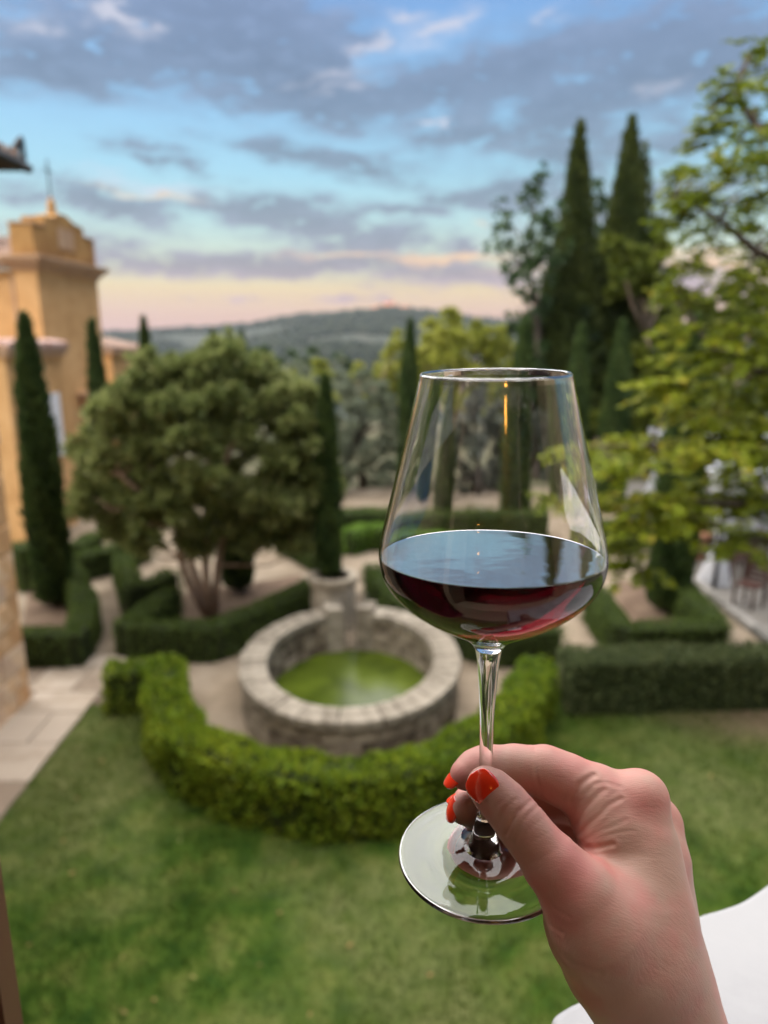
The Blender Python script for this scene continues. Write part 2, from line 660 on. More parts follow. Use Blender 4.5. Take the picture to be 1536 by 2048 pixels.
# the far-off wooded slopes read as one mass
def far_woods():
    n = 24000
    r = np.random.default_rng(8)
    y = r.uniform(440, 1830, n * 3)
    x = r.uniform(-1, 1, n * 3) * (y * .75 + 60)
    w = fbm(x / 120, y / 100, 21, 3) + .25 * (y > 1700)
    town = (np.abs(768 + FPX * x / y / CT - 785) < 48) & (y > 1640)
    k = np.nonzero((w > -.22) & ~town)[0][:n]
    x, y = x[k], y[k]
    z = terrain(x, y)
    s = r.uniform(3.0, 6.5, len(k)) * (.7 + y / 2600)
    P = np.array([(0, 0, 1.15), (1, 0, .35), (.3, .95, .45), (-.8, .6, .3), (-.8, -.6, .4), (.3, -.95, .35), (0, 0, -.5)])
    base = np.array([(0, 1, 2), (0, 2, 3), (0, 3, 4), (0, 4, 5), (0, 5, 1), (6, 2, 1), (6, 3, 2), (6, 4, 3), (6, 5, 4), (6, 1, 5)])
    a = r.uniform(0, 6.28, len(k))
    Q = np.stack([P[None, :, 0] * np.cos(a)[:, None] - P[None, :, 1] * np.sin(a)[:, None],
                  P[None, :, 0] * np.sin(a)[:, None] + P[None, :, 1] * np.cos(a)[:, None],
                  np.repeat(P[None, :, 2], len(k), 0) * r.uniform(.8, 1.5, (len(k), 1))], -1) * s[:, None, None] * r.uniform(.8, 1.2, (len(k), 7, 1))
    V = Q + np.stack([x, y, z], -1)[:, None, :]
    Fc = (base[None] + (np.arange(len(k)) * 7)[:, None, None]).reshape(-1, 3)
    t = np.repeat(r.uniform(0, 1, len(k)), 7)
    m = leaf_mat('far_foliage', [(.010, .018, .011), (.017, .026, .014), (.030, .036, .018)], .8, .1)
    tag(link('far_woods', to_mesh('far_woods', V.reshape(-1, 3), Fc, m, False, t)), kind='stuff')


far_woods()

# small houses on the crest, the last pink light put into their wall colour
M_TOWN = stone_like('town_lit_plaster', [(.75, .36, .20), (.85, .45, .28)], .05, .9, 0, 1, .2, .5)
M_TOWNROOF = plain('town_roof', (.36, .15, .09), .9, .2)
def far_town():
    r = random.Random(4)
    spots = [(-34 + i * 3.7 + r.uniform(-1, 1), r.uniform(0, 1)) for i in range(19)]
    for i, (dx, q) in enumerate(spots):
        px = 782 + dx
        y = RIDGE_Y - 40 + r.uniform(-25, 40)
        x = (px - 768) / FPX * y * CT
        z = float(terrain(x, y))
        w, d, h = r.uniform(9, 15), r.uniform(9, 14), r.uniform(13, 20) + 10 * math.exp(-(dx / 17) ** 2)
        e = empty('town_house', (x, y, z), 'small house coloured by pink evening light among the hilltop town on the far ridge', 'house', 'houses of the far hilltop town', r.uniform(-.5, .5))
        MB().box((0, 0, h / 2 - 2), (w, d, h + 4)).build('wall', M_TOWN, e)
        V = [(-w / 2 - .4, -d / 2 - .4, h), (w / 2 + .4, -d / 2 - .4, h), (w / 2 + .4, d / 2 + .4, h), (-w / 2 - .4, d / 2 + .4, h), (-w / 2 - .4, 0, h + 2.4), (w / 2 + .4, 0, h + 2.4)]
        MB().add(V, [(3, 2, 1, 0), (0, 1, 5, 4), (2, 3, 4, 5), (0, 4, 3), (1, 2, 5)]).build('roof', M_TOWNROOF, e)
    y = RIDGE_Y - 20
    x = (786 - 768) / FPX * y * CT
    e = empty('town_tower', (x, y, float(terrain(x, y))), 'tall bell tower rising above the roofs of the hilltop town', 'tower')
    MB().box((0, 0, 14), (6, 6, 32)).build('wall', M_TOWN, e)
    MB().box((0, 0, 32.5), (6.6, 6.6, 5), 0, .15).build('roof', M_TOWNROOF, e)
far_town()


def sheet(name, poly, z, mat, kind='structure', sub=1):
    V = [(p[0], p[1], z) for p in poly]
    o = link(name, to_mesh(name, V, [tuple(range(len(V)))], mat))
    o['kind'] = kind
    return o


def gp(px, py, z=0.0):
    return tuple(on_ground(px, py, z)[:2])


# garden gravel lies 4 mm above the earth, beds and lawn above it
sheet('gravel_path', [(-9.5, 9.2), (9.0, 9.2), (8.0, 25), (-9.3, 25)], .004, M_GRAVEL)
HEDGE_C = [gp(*p, .72) for p in [(330, 1322), (331, 1400), (372, 1458), (470, 1500), (570, 1527), (680, 1538), (790, 1531), (890, 1502), (975, 1452), (1040, 1388), (1076, 1322)]]
inner_gravel = HEDGE_C + [(2.6, 9.3), (-2.9, 9.3)]
sheet('gravel_ring', inner_gravel, .008, M_GRAVEL)
lawn_poly = [(-4.02, .3), (14, .3), (14, 9.75), (4, 9.62), (HEDGE_C[-1][0] + .1, 9.45)] + HEDGE_C[::-1] + [(HEDGE_C[0][0] - .2, 9.2), (-4.27, 9.22), (-4.13, 6.63)]
sheet('lawn', lawn_poly, .012, M_LAWN)


def in_poly(x, y, poly):
    ins = np.zeros(len(x), bool)
    n = len(poly)
    for i in range(n):
        x0, y0 = poly[i]
        x1, y1 = poly[(i + 1) % n]
        c = ((y0 > y) != (y1 > y)) & (x < (x1 - x0) * (y - y0) / (y1 - y0 + 1e-12) + x0)
        ins ^= c
    return ins


def grass_blades():
    r = np.random.default_rng(2)
    n = 260000
    x, y = r.uniform(-4.3, 6.6, n), r.uniform(3.2, 9.75, n)
    k = in_poly(x, y, lawn_poly)
    clump = fbm(x * 2.2, y * 2.2, 17, 3)
    k &= r.uniform(0, 1, n) < .55 + .3 * clump
    worn = np.hypot((x - 5.5) / 2.0, (y - 8.9) / 1.1)
    k &= r.uniform(0, 1, n) < np.clip(worn * 1.1, .1, 1)
    x, y, clump = x[k], y[k], clump[k]
    n = len(x)
    h = r.uniform(.022, .05, n) * (1 + .3 * clump)
    a = r.uniform(0, 6.28, n)
    w = r.uniform(.003, .006, n)
    lean = r.uniform(.1, .8, n) * h
    b = r.uniform(0, 6.28, n)
    B = np.stack([x, y, np.full(n, .012)], 1)
    side = np.stack([np.cos(a) * w, np.sin(a) * w, np.zeros(n)], 1)
    tip = B + np.stack([np.cos(b) * lean, np.sin(b) * lean, h], 1)
    V = np.stack([B - side, B + side, tip], 1).reshape(-1, 3)
    Fc = np.arange(3 * n).reshape(-1, 3)
    t = np.clip(.43 + .27 * fbm(x * 1.1, y * 1.1, 5, 4) + r.normal(0, .18, n), 0, 1)
    m = leaf_mat('grass_blade', [(.016, .046, .005), (.048, .094, .009), (.102, .132, .020), (.18, .165, .06)], .6, .3)
    tag(link('grass', to_mesh('grass', V, Fc, m, False, np.repeat(t, 3))), kind='stuff')


grass_blades()

# fallen leaves scattered on the grass
def fallen_leaves():
    m = leaf_mat('fallen_leaf', [(.20, .13, .05), (.34, .22, .09), (.16, .22, .05)], .7, .2)
    r = random.Random(9)
    spots = [(155, 1605), (205, 1530), (145, 1755), (128, 1690), (388, 1965), (590, 1735), (560, 1835), (735, 1630), (245, 1925), (250, 2035), (620, 2040), (360, 1690), (700, 1900), (860, 1960), (1420, 1560), (1490, 1640), (470, 1790), (60, 1900), (310, 2010), (520, 1940)]
    for i, p in enumerate(spots):
        x, y = gp(*p)
        s = r.uniform(.018, .032)
        a = r.uniform(0, 6.28)
        V = []
        for (u, v, w) in ((-1, 0, .01), (-.2, -.5, .012), (.6, -.3, .02), (1.1, 0, .03), (.6, .3, .018), (-.2, .5, .02)):
            V.append((s * (u * math.cos(a) - v * math.sin(a)), s * (u * math.sin(a) + v * math.cos(a)), w + .03))
        o = link('fallen_leaf', to_mesh('fallen_leaf', V, [(0, 1, 2, 5), (2, 3, 4, 5)], m, False, [r.random()] * 6), None, (x, y, .008))
        tag(o, 'dry fallen leaf lying on the mown lawn', 'leaf', 'fallen leaves on the lawn')
fallen_leaves()

# flagstone path along the house
M_FLAG = stone_like('flagstone', [(.24, .185, .135), (.345, .28, .21), (.43, .36, .285)], 2.5, .85, .35, 25, .25, .55)
def flag_path():
    base = sheet('stone_path', [(-9.6, .25), (-4.02, .25), (-4.13, 6.63), (-4.27, 9.22), (-3.5, 9.5), (-3.4, 10.85), (-6.3, 10.85), (-6.3, 9.4), (-9.6, 9.0)], .0135,
                 ground_mat('path_bed', [(.16, .12, .085), (.24, .185, .14)], 3))
    r = random.Random(3)
    y = .4
    while y < 10.7:
        h = r.uniform(.62, .85)
        if y + h > 10.85:
            h = 10.83 - y
        x1 = -4.05 - .013 * y if y < 9.15 else -3.6
        x0 = -5.12 if y < 9.2 else -5.9
        x = x0
        while x < x1 - .05:
            w = r.uniform(.5, .95)
            if x1 - x - w < .35:
                w = x1 - x
            mb = MB()
            V = []
            zt = r.uniform(.030, .040)
            for z, ins in ((.0, .010), (zt - .008, .010), (zt, .024)):
                for sx, sy in ((0, 0), (1, 0), (1, 1), (0, 1)):
                    V.append(((-.5 + sx) * w + (ins if not sx else -ins) + r.uniform(-.006, .006), (-.5 + sy) * h + (ins if not sy else -ins) + r.uniform(-.006, .006), z))
            Fc = [(8, 9, 10, 11)]
            for k in range(2):
                for i in range(4):
                    j = (i + 1) % 4
                    Fc.append((k * 4 + i, k * 4 + j, k * 4 + 4 + j, k * 4 + 4 + i))
            o = mb.add(V, Fc).build('flagstone', M_FLAG, base)
            o.location = (x + w / 2, y + h / 2, .0137)
            x += w
        y += h
flag_path()

# soil of the clipped beds
sheet('bed_soil', [gp(*p) for p in [(250, 1290), (440, 1290), (640, 1200), (600, 1150), (360, 1190)]], .012, M_SOIL)
sheet('bed_soil', [gp(*p) for p in [(40, 1290), (160, 1290), (190, 1220), (150, 1150), (60, 1160)]], .012, M_SOIL)
sheet('bed_soil', [gp(*p) for p in [(1200, 1200), (1260, 1275), (1440, 1275), (1380, 1180), (1240, 1160)]], .012, M_SOIL)
sheet('bed_soil', [gp(*p) for p in [(745, 1190), (1010, 1280), (1120, 1280), (1100, 1180), (800, 1140)]], .012, M_SOIL)
# terrace under the pavilion
KERB = [gp(*p) for p in [(1375, 1152), (1425, 1198), (1480, 1243), (1540, 1292), (1640, 1380)]]
sheet('terrace', KERB + [(16, 9.6), (16, 26), (7.6, 26)], .012, M_PAVING)
M_KERB = stone_like('kerb_stone', [(.12, .115, .10), (.19, .18, .16), (.26, .245, .22)], 3, .85, .3, 30, .25, .5)
kb = empty('stone_kerb', (KERB[2][0], KERB[2][1], .004), 'low grey stone kerb edging the paved terrace by the pavilion', 'kerb')
for (a, b) in zip(KERB[:-1], KERB[1:]):
    a, b = np.array(a), np.array(b)
    L_ = np.linalg.norm(b - a)
    nn = max(2, int(L_ / .55))
    for i in range(nn):
        c = a + (b - a) * (i + .5) / nn - np.array(KERB[2])
        MB().box((0, 0, 0), (L_ / nn - .015, .16, .14), math.atan2(*(b - a)[::-1]), .93, .006).build('kerb_stone', M_KERB, kb).location = (c[0], c[1], .06)
# ------------------------------------------------------------------ stone house at the left edge
M_ASHLAR = stone_like('wall_stone', [(.56, .32, .15), (.70, .45, .25), (.76, .56, .37), (.60, .42, .29)], 2.2, .88, .55, 22, .2, .5)
M_MORTAR = stone_like('mortar', [(.30, .23, .16), (.42, .33, .24)], 4, .95, .3, 30, .1)
M_TILE = stone_like('roof_tile', [(.17, .12, .095), (.27, .17, .12), (.33, .24, .19)], 4, .9, .3, 25, .2, .6)
M_DARKWOOD = plain('eave_wood', (.035, .026, .02), .8, .2)
M_IRON = plain('wrought_iron', (.025, .025, .027), .5, .4)

HX, HY = -5.12, 9.38
hs = empty('stone_house', (HX, HY, 0), 'tall house of rough golden stone at the left with a dark tiled eave', 'house')
MB().box((-4.04, -6.0, 3.55), (8.0, 11.92, 7.1)).build('wall', M_MORTAR, hs)
rr = random.Random(7)
z = 0.0
while z < 4.6:
    h = rr.uniform(.24, .40)
    y = 0.0
    k = 0
    while y < 3.4:
        w = rr.uniform(.35, .75) if k else rr.choice((.32, .62))
        t = rr.uniform(.06, .085)
        V = []
        for xx, ins in ((-.05, .008), (t - .02, .008), (t - rr.uniform(0, .012), .035)):
            for sy, sz in ((0, 0), (1, 0), (1, 1), (0, 1)):
                V.append((xx, (sy - .5) * w + (ins if not sy else -ins) + rr.uniform(-.01, .01), (sz - .5) * h + (ins if not sz else -ins) + rr.uniform(-.01, .01)))
        Fc = [(8, 9, 10, 11)]
        for q in range(2):
            for i in range(4):
                j = (i + 1) % 4
                Fc.append((q * 4 + i, q * 4 + j, q * 4 + 4 + j, q * 4 + 4 + i))
        o = MB().add(V, Fc).build('stone', M_ASHLAR, hs)
        o.location = (-.04, -y - w / 2, z + h / 2)
        y += w
        k += 1
    z += h
# roof with overhanging eaves
ev = at_y(48, 343, 9.95)
ex, ey, ez = ev[0] - HX, ev[1] - HY, ev[2]
rf = MB()
V = [(ex, ey, ez), (ex, -12.5, ez), (-8.6, -12.5, ez), (-8.6, ey, ez), (ex, ey, ez + .10), (ex, -12.5, ez + .10), (-8.6, -12.5, ez + .1), (-8.6, ey, ez + .1), (-4, ey - 4.2, ez + 1.75), (-4, -8.5, ez + 1.75)]
rf.add(V, [(0, 1, 2, 3), (0, 4, 5, 1), (1, 5, 6, 2), (2, 6, 7, 3), (3, 7, 4, 0), (4, 8, 9, 5), (5, 9, 6), (6, 9, 8, 7), (7, 8, 4)])
roof = rf.build('roof', M_DARKWOOD, hs)
for row in range(4):
    for i in range(9):
        t = MB()
        t.tube([(0, 0, 0), (-.42, 0, .155)], [.085, .075], 8)
        t.build('tile', M_TILE, roof).location = (ex - .02 - row * .36, ey - .12 - i * .2 - row * .0, ez + .135 + row * .133)
for i in range(12):
    MB().tube([(0, 0, 0), (0, -.42, .155)], [.085, .075], 8).build('tile', M_TILE, roof).location = (ex - .22 - i * .2, ey - .02, ez + .135)
gut = MB()
gut.tube([(ex + .05, ey + .03, ez + .04), (ex + .05, -6, ez + .04)], .06, 8)
gut.build('gutter', M_IRON, hs)
orn = MB()
orn.tube([(ex - .10, ey - .1, ez + .1), (ex - .07, ey - .07, ez + .22), (ex - .01, ey - .02, ez + .36), (ex + .015, ey, ez + .42)], [.07, .055, .04, .012], 8)
orn.tube([(ex + .0, ey, ez + .05), (ex + .02, ey, ez + .25), (ex + .02, ey, ez + .40)], [.045, .03, .02], 8)
orn.build('corner_finial', M_IRON, hs)

# ------------------------------------------------------------------ ochre chapel
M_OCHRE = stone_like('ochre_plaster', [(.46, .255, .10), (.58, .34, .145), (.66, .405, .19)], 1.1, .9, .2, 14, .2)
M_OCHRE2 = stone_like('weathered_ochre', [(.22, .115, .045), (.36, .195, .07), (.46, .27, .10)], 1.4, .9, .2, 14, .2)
M_CORN = stone_like('cornice_plaster', [(.40, .25, .15), (.52, .35, .22)], 2, .9, .2, 14, .2)
M_WHITE = plain('white_paint', (.74, .73, .74), .6, .3)
M_GLASSDARK = plain('dark_window_glass', (.02, .022, .025), .08, .5)

P0 = at_y(75, 560, 20.0)                     # near corner of the garden front
FD = np.array((math.sin(R(6.3)), math.cos(R(6.3)), 0.0))     # along the garden front, away from the eye
FN = np.array((FD[1], -FD[0], 0.0))          # its outward normal, to the right
rzc = -R(6.3)
ch = empty('ochre_chapel', (P0[0], P0[1], 0), 'ochre plastered chapel with a stepped gable and iron cross', 'chapel', None, rzc)
# local axes: x outward (right), y away along the front
CW = 3.25                                    # length of the front
ZC = at_y(75, 540, 20.0)[2]
TK = .66                                     # thickness of the front
MB().box((-TK / 2, CW / 2, ZC / 2), (TK, CW, ZC)).build('wall', M_OCHRE, ch)
MB().box((-TK - 2.75, CW / 2 + .02, ZC / 2 + .01), (5.48, CW - .4, ZC + .02)).build('side_wall', M_OCHRE, ch)
cor = MB()
for (zz, o_, hh) in ((0, .06, .10), (.102, .14, .09), (.194, .24, .10), (.296, .30, .07)):
    cor.box((-TK / 2, CW / 2, ZC + zz + hh / 2), (TK + 2 * o_, CW + 2 * o_, hh))
cor.build('cornice', M_CORN, ch)
ZT = ZC + .368
GH = [(0.0, .60, .95), (.60, 1.15, 1.22), (1.15, 1.9, 1.22), (1.9, 2.65, .85), (2.65, CW, .38)]
gb = MB()
# stepped gable over the garden front
steps = [(0.0, 0), (0.0, .80), (.30, .82), (.60, .80), (.60, 1.10), (1.05, 1.12), (1.30, 1.22), (1.45, 1.28), (1.80, 1.28), (1.95, 1.22), (2.2, 1.12), (2.65, 1.08), (2.65, .78), (2.95, .80), (CW, .76), (CW, 0)]
V = [(0, y, ZT + z) for y, z in steps] + [(-TK, y, ZT + z) for y, z in steps]
n = len(steps)
Fc = [tuple(range(n)), tuple(range(2 * n - 1, n - 1, -1))] + [(i, n + i, n + (i + 1) % n, (i + 1) % n) for i in range(n)]
gb.add(V, Fc)
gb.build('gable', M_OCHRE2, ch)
MB().box((.012, 1.62, ZT + .62), (.024, .80, .56)).build('gable_panel', M_CORN, ch)
MB().box((-TK / 2, .30, ZT + .845), (TK + .06, .66, .05)).build('gable_coping', M_CORN, ch)
MB().box((-TK / 2, 2.95, ZT + .825), (TK + .06, .64, .05)).build('gable_coping', M_CORN, ch)
fin = MB().lathe([(.16, 0), (.16, .08), (.10, .12), (.13, .22), (.10, .34), (.05, .46), (0, .52)], (-TK / 2, 1.62, ZT + 1.27), 12)
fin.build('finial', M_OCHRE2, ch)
cx = MB().tube([(-TK / 2, 1.62, ZT + 1.75), (-TK / 2, 1.62, ZT + 2.75)], .022, 6)
cx.box((-TK / 2, 1.62, ZT + 2.45), (.03, .42, .035))
cx.build('iron_cross', M_IRON, ch)
MB().tube([(-TK - .12, .12, .1), (-TK - .12, .12, ZC - .12)], .07, 8).build('drainpipe', M_CORN, ch)
rt = MB()
rt.add([(-TK - .01, -.05, ZC + .02), (-6.4, -.05, ZC + .02), (-6.4, 1.9, ZC + .95), (-TK - .01, 1.9, ZC + .95), (-TK - .01, -.05, ZC + .1), (-6.4, -.05, ZC + .1), (-6.4, 1.9, ZC + 1.03), (-TK - .01, 1.9, ZC + 1.03)],
       [(0, 1, 2, 3), (7, 6, 5, 4), (0, 4, 5, 1), (1, 5, 6, 2), (2, 6, 7, 3), (3, 7, 4, 0)])
r2 = rt.build('roof', M_TILE, ch)
for i in range(9):
    for k in range(5):
        MB().tube([(0, 0, 0), (0, .48, .208)], [.105, .09], 7).build('tile', M_TILE, r2).location = (-TK - .12 - i * .2, -.08 + k * .40, ZC + .14 + k * .186)
# doorway with its hood, half hidden by the tree
MB().box((.02, 2.35, 1.5), (.06, 1.2, 3.0)).build('door', M_DARKWOOD, ch)
hood = MB().box((.12, 2.35, 3.40), (.30, 1.75, .20)).box((.16, 2.35, 3.555), (.42, 1.95, .10)).box((.08, 1.62, 3.15), (.16, .20, .29)).box((.08, 3.08, 3.15), (.16, .20, .29))
hood.build('door_hood', M_CORN, ch)
MB().box((.045, 1.66, 1.55), (.09, .16, 2.9)).box((.045, 3.04, 1.55), (.09, .16, 2.9)).build('door_jamb', M_CORN, ch)

# lower wing towards the eye
W0 = at_y(6, 690, 17.4)
wg = empty('ochre_wing', (W0[0], W0[1], 0), 'low ochre wing with a pinkish tiled coping in front of the chapel', 'building', None, rzc)
MB().box((-1.6, 1.25, 2.36), (3.2, 2.5, 4.72)).build('wall', M_OCHRE, wg)
MB().box((-1.55, 1.25, 4.80), (3.34, 2.62, .14)).build('cornice', M_CORN, wg)
cp = MB().box((-1.55, 1.25, 4.91), (3.44, 2.72, .07)).build('coping', M_CORN, wg)
M_PINKTILE = stone_like('coping_tile', [(.34, .20, .16), (.46, .30, .25), (.52, .38, .33)], 5, .9, .2, 20, .2, .5)
for i in range(12):
    MB().tube([(0, 0, 0), (-.4, 0, .09)], [.105, .095], 7).build('tile', M_PINKTILE, cp).location = (.20, .02 + i * .22, 4.99)
win = MB().box((.03, 1.75, 2.9), (.07, .66, 1.7)).build('window', M_WHITE, wg)
MB().box((.07, 1.75, 2.9), (.012, .46, 1.5)).build('pane', M_WHITE, win)
MB().tube([(.07, .35, .05), (.07, .35, 2.4)], .06, 8).build('drainpipe', M_CORN, wg)

# small block beyond the chapel
B0 = at_y(221, 700, 27.5)
bk = empty('ochre_outbuilding', (B0[0], B0[1], 0), 'small ochre block with a tiled lean-to roof just beyond the chapel', 'building', None, rzc)
MB().box((-1.6, 1.5, 2.33), (3.2, 3.0, 4.66)).build('wall', M_OCHRE, bk)
rb = MB().add([(.18, -.2, 4.68), (.18, 3.2, 4.68), (-3.4, 3.2, 5.4), (-3.4, -.2, 5.4), (.18, -.2, 4.78), (.18, 3.2, 4.78), (-3.4, 3.2, 5.5), (-3.4, -.2, 5.5)],
              [(0, 1, 2, 3), (7, 6, 5, 4), (0, 4, 5, 1), (1, 5, 6, 2), (2, 6, 7, 3), (3, 7, 4, 0)]).build('roof', M_CORN, bk)
for i in range(11):
    for k in range(4):
        MB().tube([(0, 0, 0), (-.5, 0, .1)], [.11, .1], 7).build('tile', M_TILE, rb).location = (.2 - k * .46, -.1 + i * .31, 4.84 + k * .093)
MB().box((-1.6, -.05, 3.0), (.7, .1, .9)).build('window', M_GLASSDARK, bk)

# ------------------------------------------------------------------ the house the picture is taken from
M_RENDER = stone_like('house_render', [(.40, .29, .19), (.50, .38, .26)], .8, .9, .2, 14, .2)
vh = empty('villa', (0, -.3, 0), 'villa wall and dark room around the open window behind the ledge', 'villa')
fa = MB()
fa.box((-4.6, -.2, 4.5), (8.0, .4, 9.0)).box((5.35, -.2, 4.5), (8.0, .4, 9.0)).box((.375, -.2, 2.03), (1.95, .4, 4.06)).box((.375, -.2, 7.75), (1.95, .4, 2.5))
fa.build('wall', M_RENDER, vh)
rm = MB()
rm.box((.4, -4.0, 5.0), (5, .1, 3.4)).box((-2.05, -2.25, 5.0), (.1, 3.4, 3.4)).box((2.85, -2.25, 5.0), (.1, 3.4, 3.4)).box((.4, -2.2, 6.75), (5, 3.6, .1)).box((.4, -2.2, 3.25), (5, 3.6, .1))
rm.build('room', plain('room_plaster', (.30, .25, .19), .9, .2), vh)
# the warm lamp inside that mirrors as an orange streak in the glass
lp = empty('wall_lamp', (.5, -3.9, 6.36), 'lit wall lamp with a warm shade inside the dark room', 'lamp')
ml, ntl, pl_ = new_mat('lit_lampshade')
pl_.inputs['Base Color'].default_value = (.8, .55, .3, 1)
pl_.inputs['Emission Color'].default_value = (1.0, .42, .06, 1)
pl_.inputs['Emission Strength'].default_value = 9.0
MB().lathe([(.12, -.05), (.09, .05)], n=20).build('lamp_shade', ml, lp)
MB().tube([(0, 0, -.05), (0, -.06, -.10), (0, -.09, -.1)], .012, 8).build('bracket', M_IRON, lp)
# ------------------------------------------------------------------ planting
def leaf_quads(P, D, L, W, r, curl=.12):
    """kite leaves: P bases, D unit directions, L lengths, W half widths"""
    n = len(P)
    a = r.normal(0, 1, (n, 3))
    S = np.cross(D, a)
    S /= np.linalg.norm(S, axis=1)[:, None] + 1e-9
    Nn = np.cross(D, S)
    L = np.broadcast_to(np.asarray(L, float), (n,))[:, None]
    W = np.broadcast_to(np.asarray(W, float), (n,))[:, None]
    mid = P + D * L * .45
    V = np.stack([P, mid - S * W + Nn * L * curl, P + D * L, mid + S * W + Nn * L * curl], 1)
    return V.reshape(-1, 3), np.arange(4 * n).reshape(-1, 4)


def unit(v):
    return v / (np.linalg.norm(v, axis=-1, keepdims=True) + 1e-9)


M_BARK = stone_like('bark', [(.20, .135, .10), (.33, .235, .17), (.44, .33, .25)], 6, .9, .6, 40, .15)
M_BARKDARK = stone_like('dark_bark', [(.05, .04, .032), (.10, .08, .06)], 6, .9, .5, 40, .15)
M_BOX = leaf_mat('box_leaf', [(.045, .075, .016), (.084, .125, .025), (.14, .185, .04)], .5, .3)
M_PRIVET = leaf_mat('privet_leaf', [(.065, .13, .012), (.17, .245, .018), (.31, .36, .028)], .5, .3)
M_GREYHEDGE = leaf_mat('greyish_hedge_leaf', [(.05, .075, .028), (.10, .125, .046), (.17, .19, .085)], .5, .2)
M_LIME = leaf_mat('lime_hedge_leaf', [(.07, .16, .016), (.13, .24, .03), (.2, .3, .05)], .5, .3)
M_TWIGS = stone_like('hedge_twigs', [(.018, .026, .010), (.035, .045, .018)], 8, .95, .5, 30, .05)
M_CYP = leaf_mat('cypress_leaf', [(.026, .052, .015), (.056, .090, .024), (.10, .138, .038)], .6, .25)


def resample(pts, step):
    pts = np.array(pts, float)
    s = np.concatenate([[0], np.cumsum(np.linalg.norm(np.diff(pts, axis=0), axis=1))])
    n = max(2, int(round(s[-1] / step)) + 1)
    u = np.linspace(0, s[-1], n)
    return np.stack([np.interp(u, s, pts[:, i]) for i in range(2)], 1), s[-1]


def hedge(pts, w, h, mat, label, name='box_hedge', dens=900, ls=.045, seed=0, rough=.03, group=None, closed_round=False):
    r = np.random.default_rng(seed + 100)
    pts = np.array(pts, float)
    e = empty(name, (pts[0][0], pts[0][1], .004), label, 'hedge', group)
    o = np.array((pts[0][0], pts[0][1]))
    P, Ltot = resample(pts, .18)
    P = P - o
    T = unit(np.gradient(P, axis=0))
    Nn = np.stack([T[:, 1], -T[:, 0]], 1)
    ci = .05
    V, Fc = [], []
    for k in range(len(P)):
        hw = w / 2 - ci
        end = ci if k in (0, len(P) - 1) else 0
        for sx, zz in ((-1, 0), (-1, h - ci), (1, h - ci), (1, 0)):
            q = P[k] + Nn[k] * sx * hw + T[k] * (end if k == 0 else -end)
            V.append((q[0], q[1], zz))
    for k in range(len(P) - 1):
        for i in range(4):
            j = (i + 1) % 4
            Fc.append((k * 4 + i, k * 4 + j, k * 4 + 4 + j, k * 4 + 4 + i))
    Fc += [(3, 2, 1, 0), tuple(4 * (len(P) - 1) + i for i in range(4))]
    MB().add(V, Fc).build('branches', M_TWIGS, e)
    # leaves over the clipped surface
    per = w + 2 * h
    n = int(dens * (Ltot * per + 2 * w * h))
    s = r.uniform(-w / 2, Ltot + w / 2, n)
    kk = np.clip(s / Ltot * (len(P) - 1), 0, len(P) - 1.001)
    k0 = kk.astype(int)
    f = (kk - k0)[:, None]
    C = P[k0] * (1 - f) + P[k0 + 1] * f
    Tn = T[k0]
    Nk = Nn[k0]
    side = r.uniform(0, per, n)
    lat = np.where(side < h, -w / 2, np.where(side < h + w, side - h - w / 2, w / 2))
    z = np.where(side < h, side, np.where(side < h + w, h, side - h - w))
    nx = np.where(side < h, -1., np.where(side < h + w, 0., 1.))
    nz = np.where((side >= h) & (side < h + w), 1., 0.)
    # ends
    nend = int(dens * w * h)
    iend = r.choice(n, 2 * nend, replace=False)
    lat[iend] = r.uniform(-w / 2, w / 2, 2 * nend)
    z[iend] = r.uniform(0, h, 2 * nend)
    sgn = np.where(np.arange(2 * nend) % 2 == 0, 0, 1)
    C[iend] = np.where(sgn[:, None] == 0, P[0], P[-1])
    Tn[iend] = np.where(sgn[:, None] == 0, -T[0], T[-1])
    out = np.stack([Nk[:, 0] * nx, Nk[:, 1] * nx, nz], 1)
    out[iend] = np.concatenate([Tn[iend], np.zeros((2 * nend, 1))], 1)
    over = np.clip(np.maximum(-s, s - Ltot), 0, None)
    over[iend] = 0
    # round the upper edges a little
    edge = np.clip((np.abs(lat) - (w / 2 - .08)) / .08, 0, 1) * np.clip((z - (h - .08)) / .08, 0, 1)
    lat = lat - np.sign(lat) * edge * .035
    z = z - edge * .035
    keep = over < .03
    xy = C + Nk * lat[:, None]
    wob = fbm(xy[:, 0] * 7 + 3, xy[:, 1] * 7 + z * 6, seed + 5, 3) * rough + r.normal(0, .012, n)
    Q = np.concatenate([xy, z[:, None]], 1) + out * (wob - .015)[:, None]
    D = unit(out * .7 + r.normal(0, .6, (n, 3)) + np.array((0, 0, .35)))
    Q, D = Q[keep], D[keep]
    n = len(Q)
    Ls = r.uniform(.7, 1.3, n) * ls
    V, Fc = leaf_quads(Q, D, Ls, Ls * .34, r)
    t = np.clip(.45 + .22 * fbm(Q[:, 0] * 3, Q[:, 1] * 3 + Q[:, 2] * 3, seed + 9, 3) + r.normal(0, .2, n), 0, 1)
    link('foliage', to_mesh('foliage', V, Fc, mat, False, np.repeat(t, 4)), e)
    return e


def tp(lst, z):
    return [gp(px, py, z) for px, py in lst]


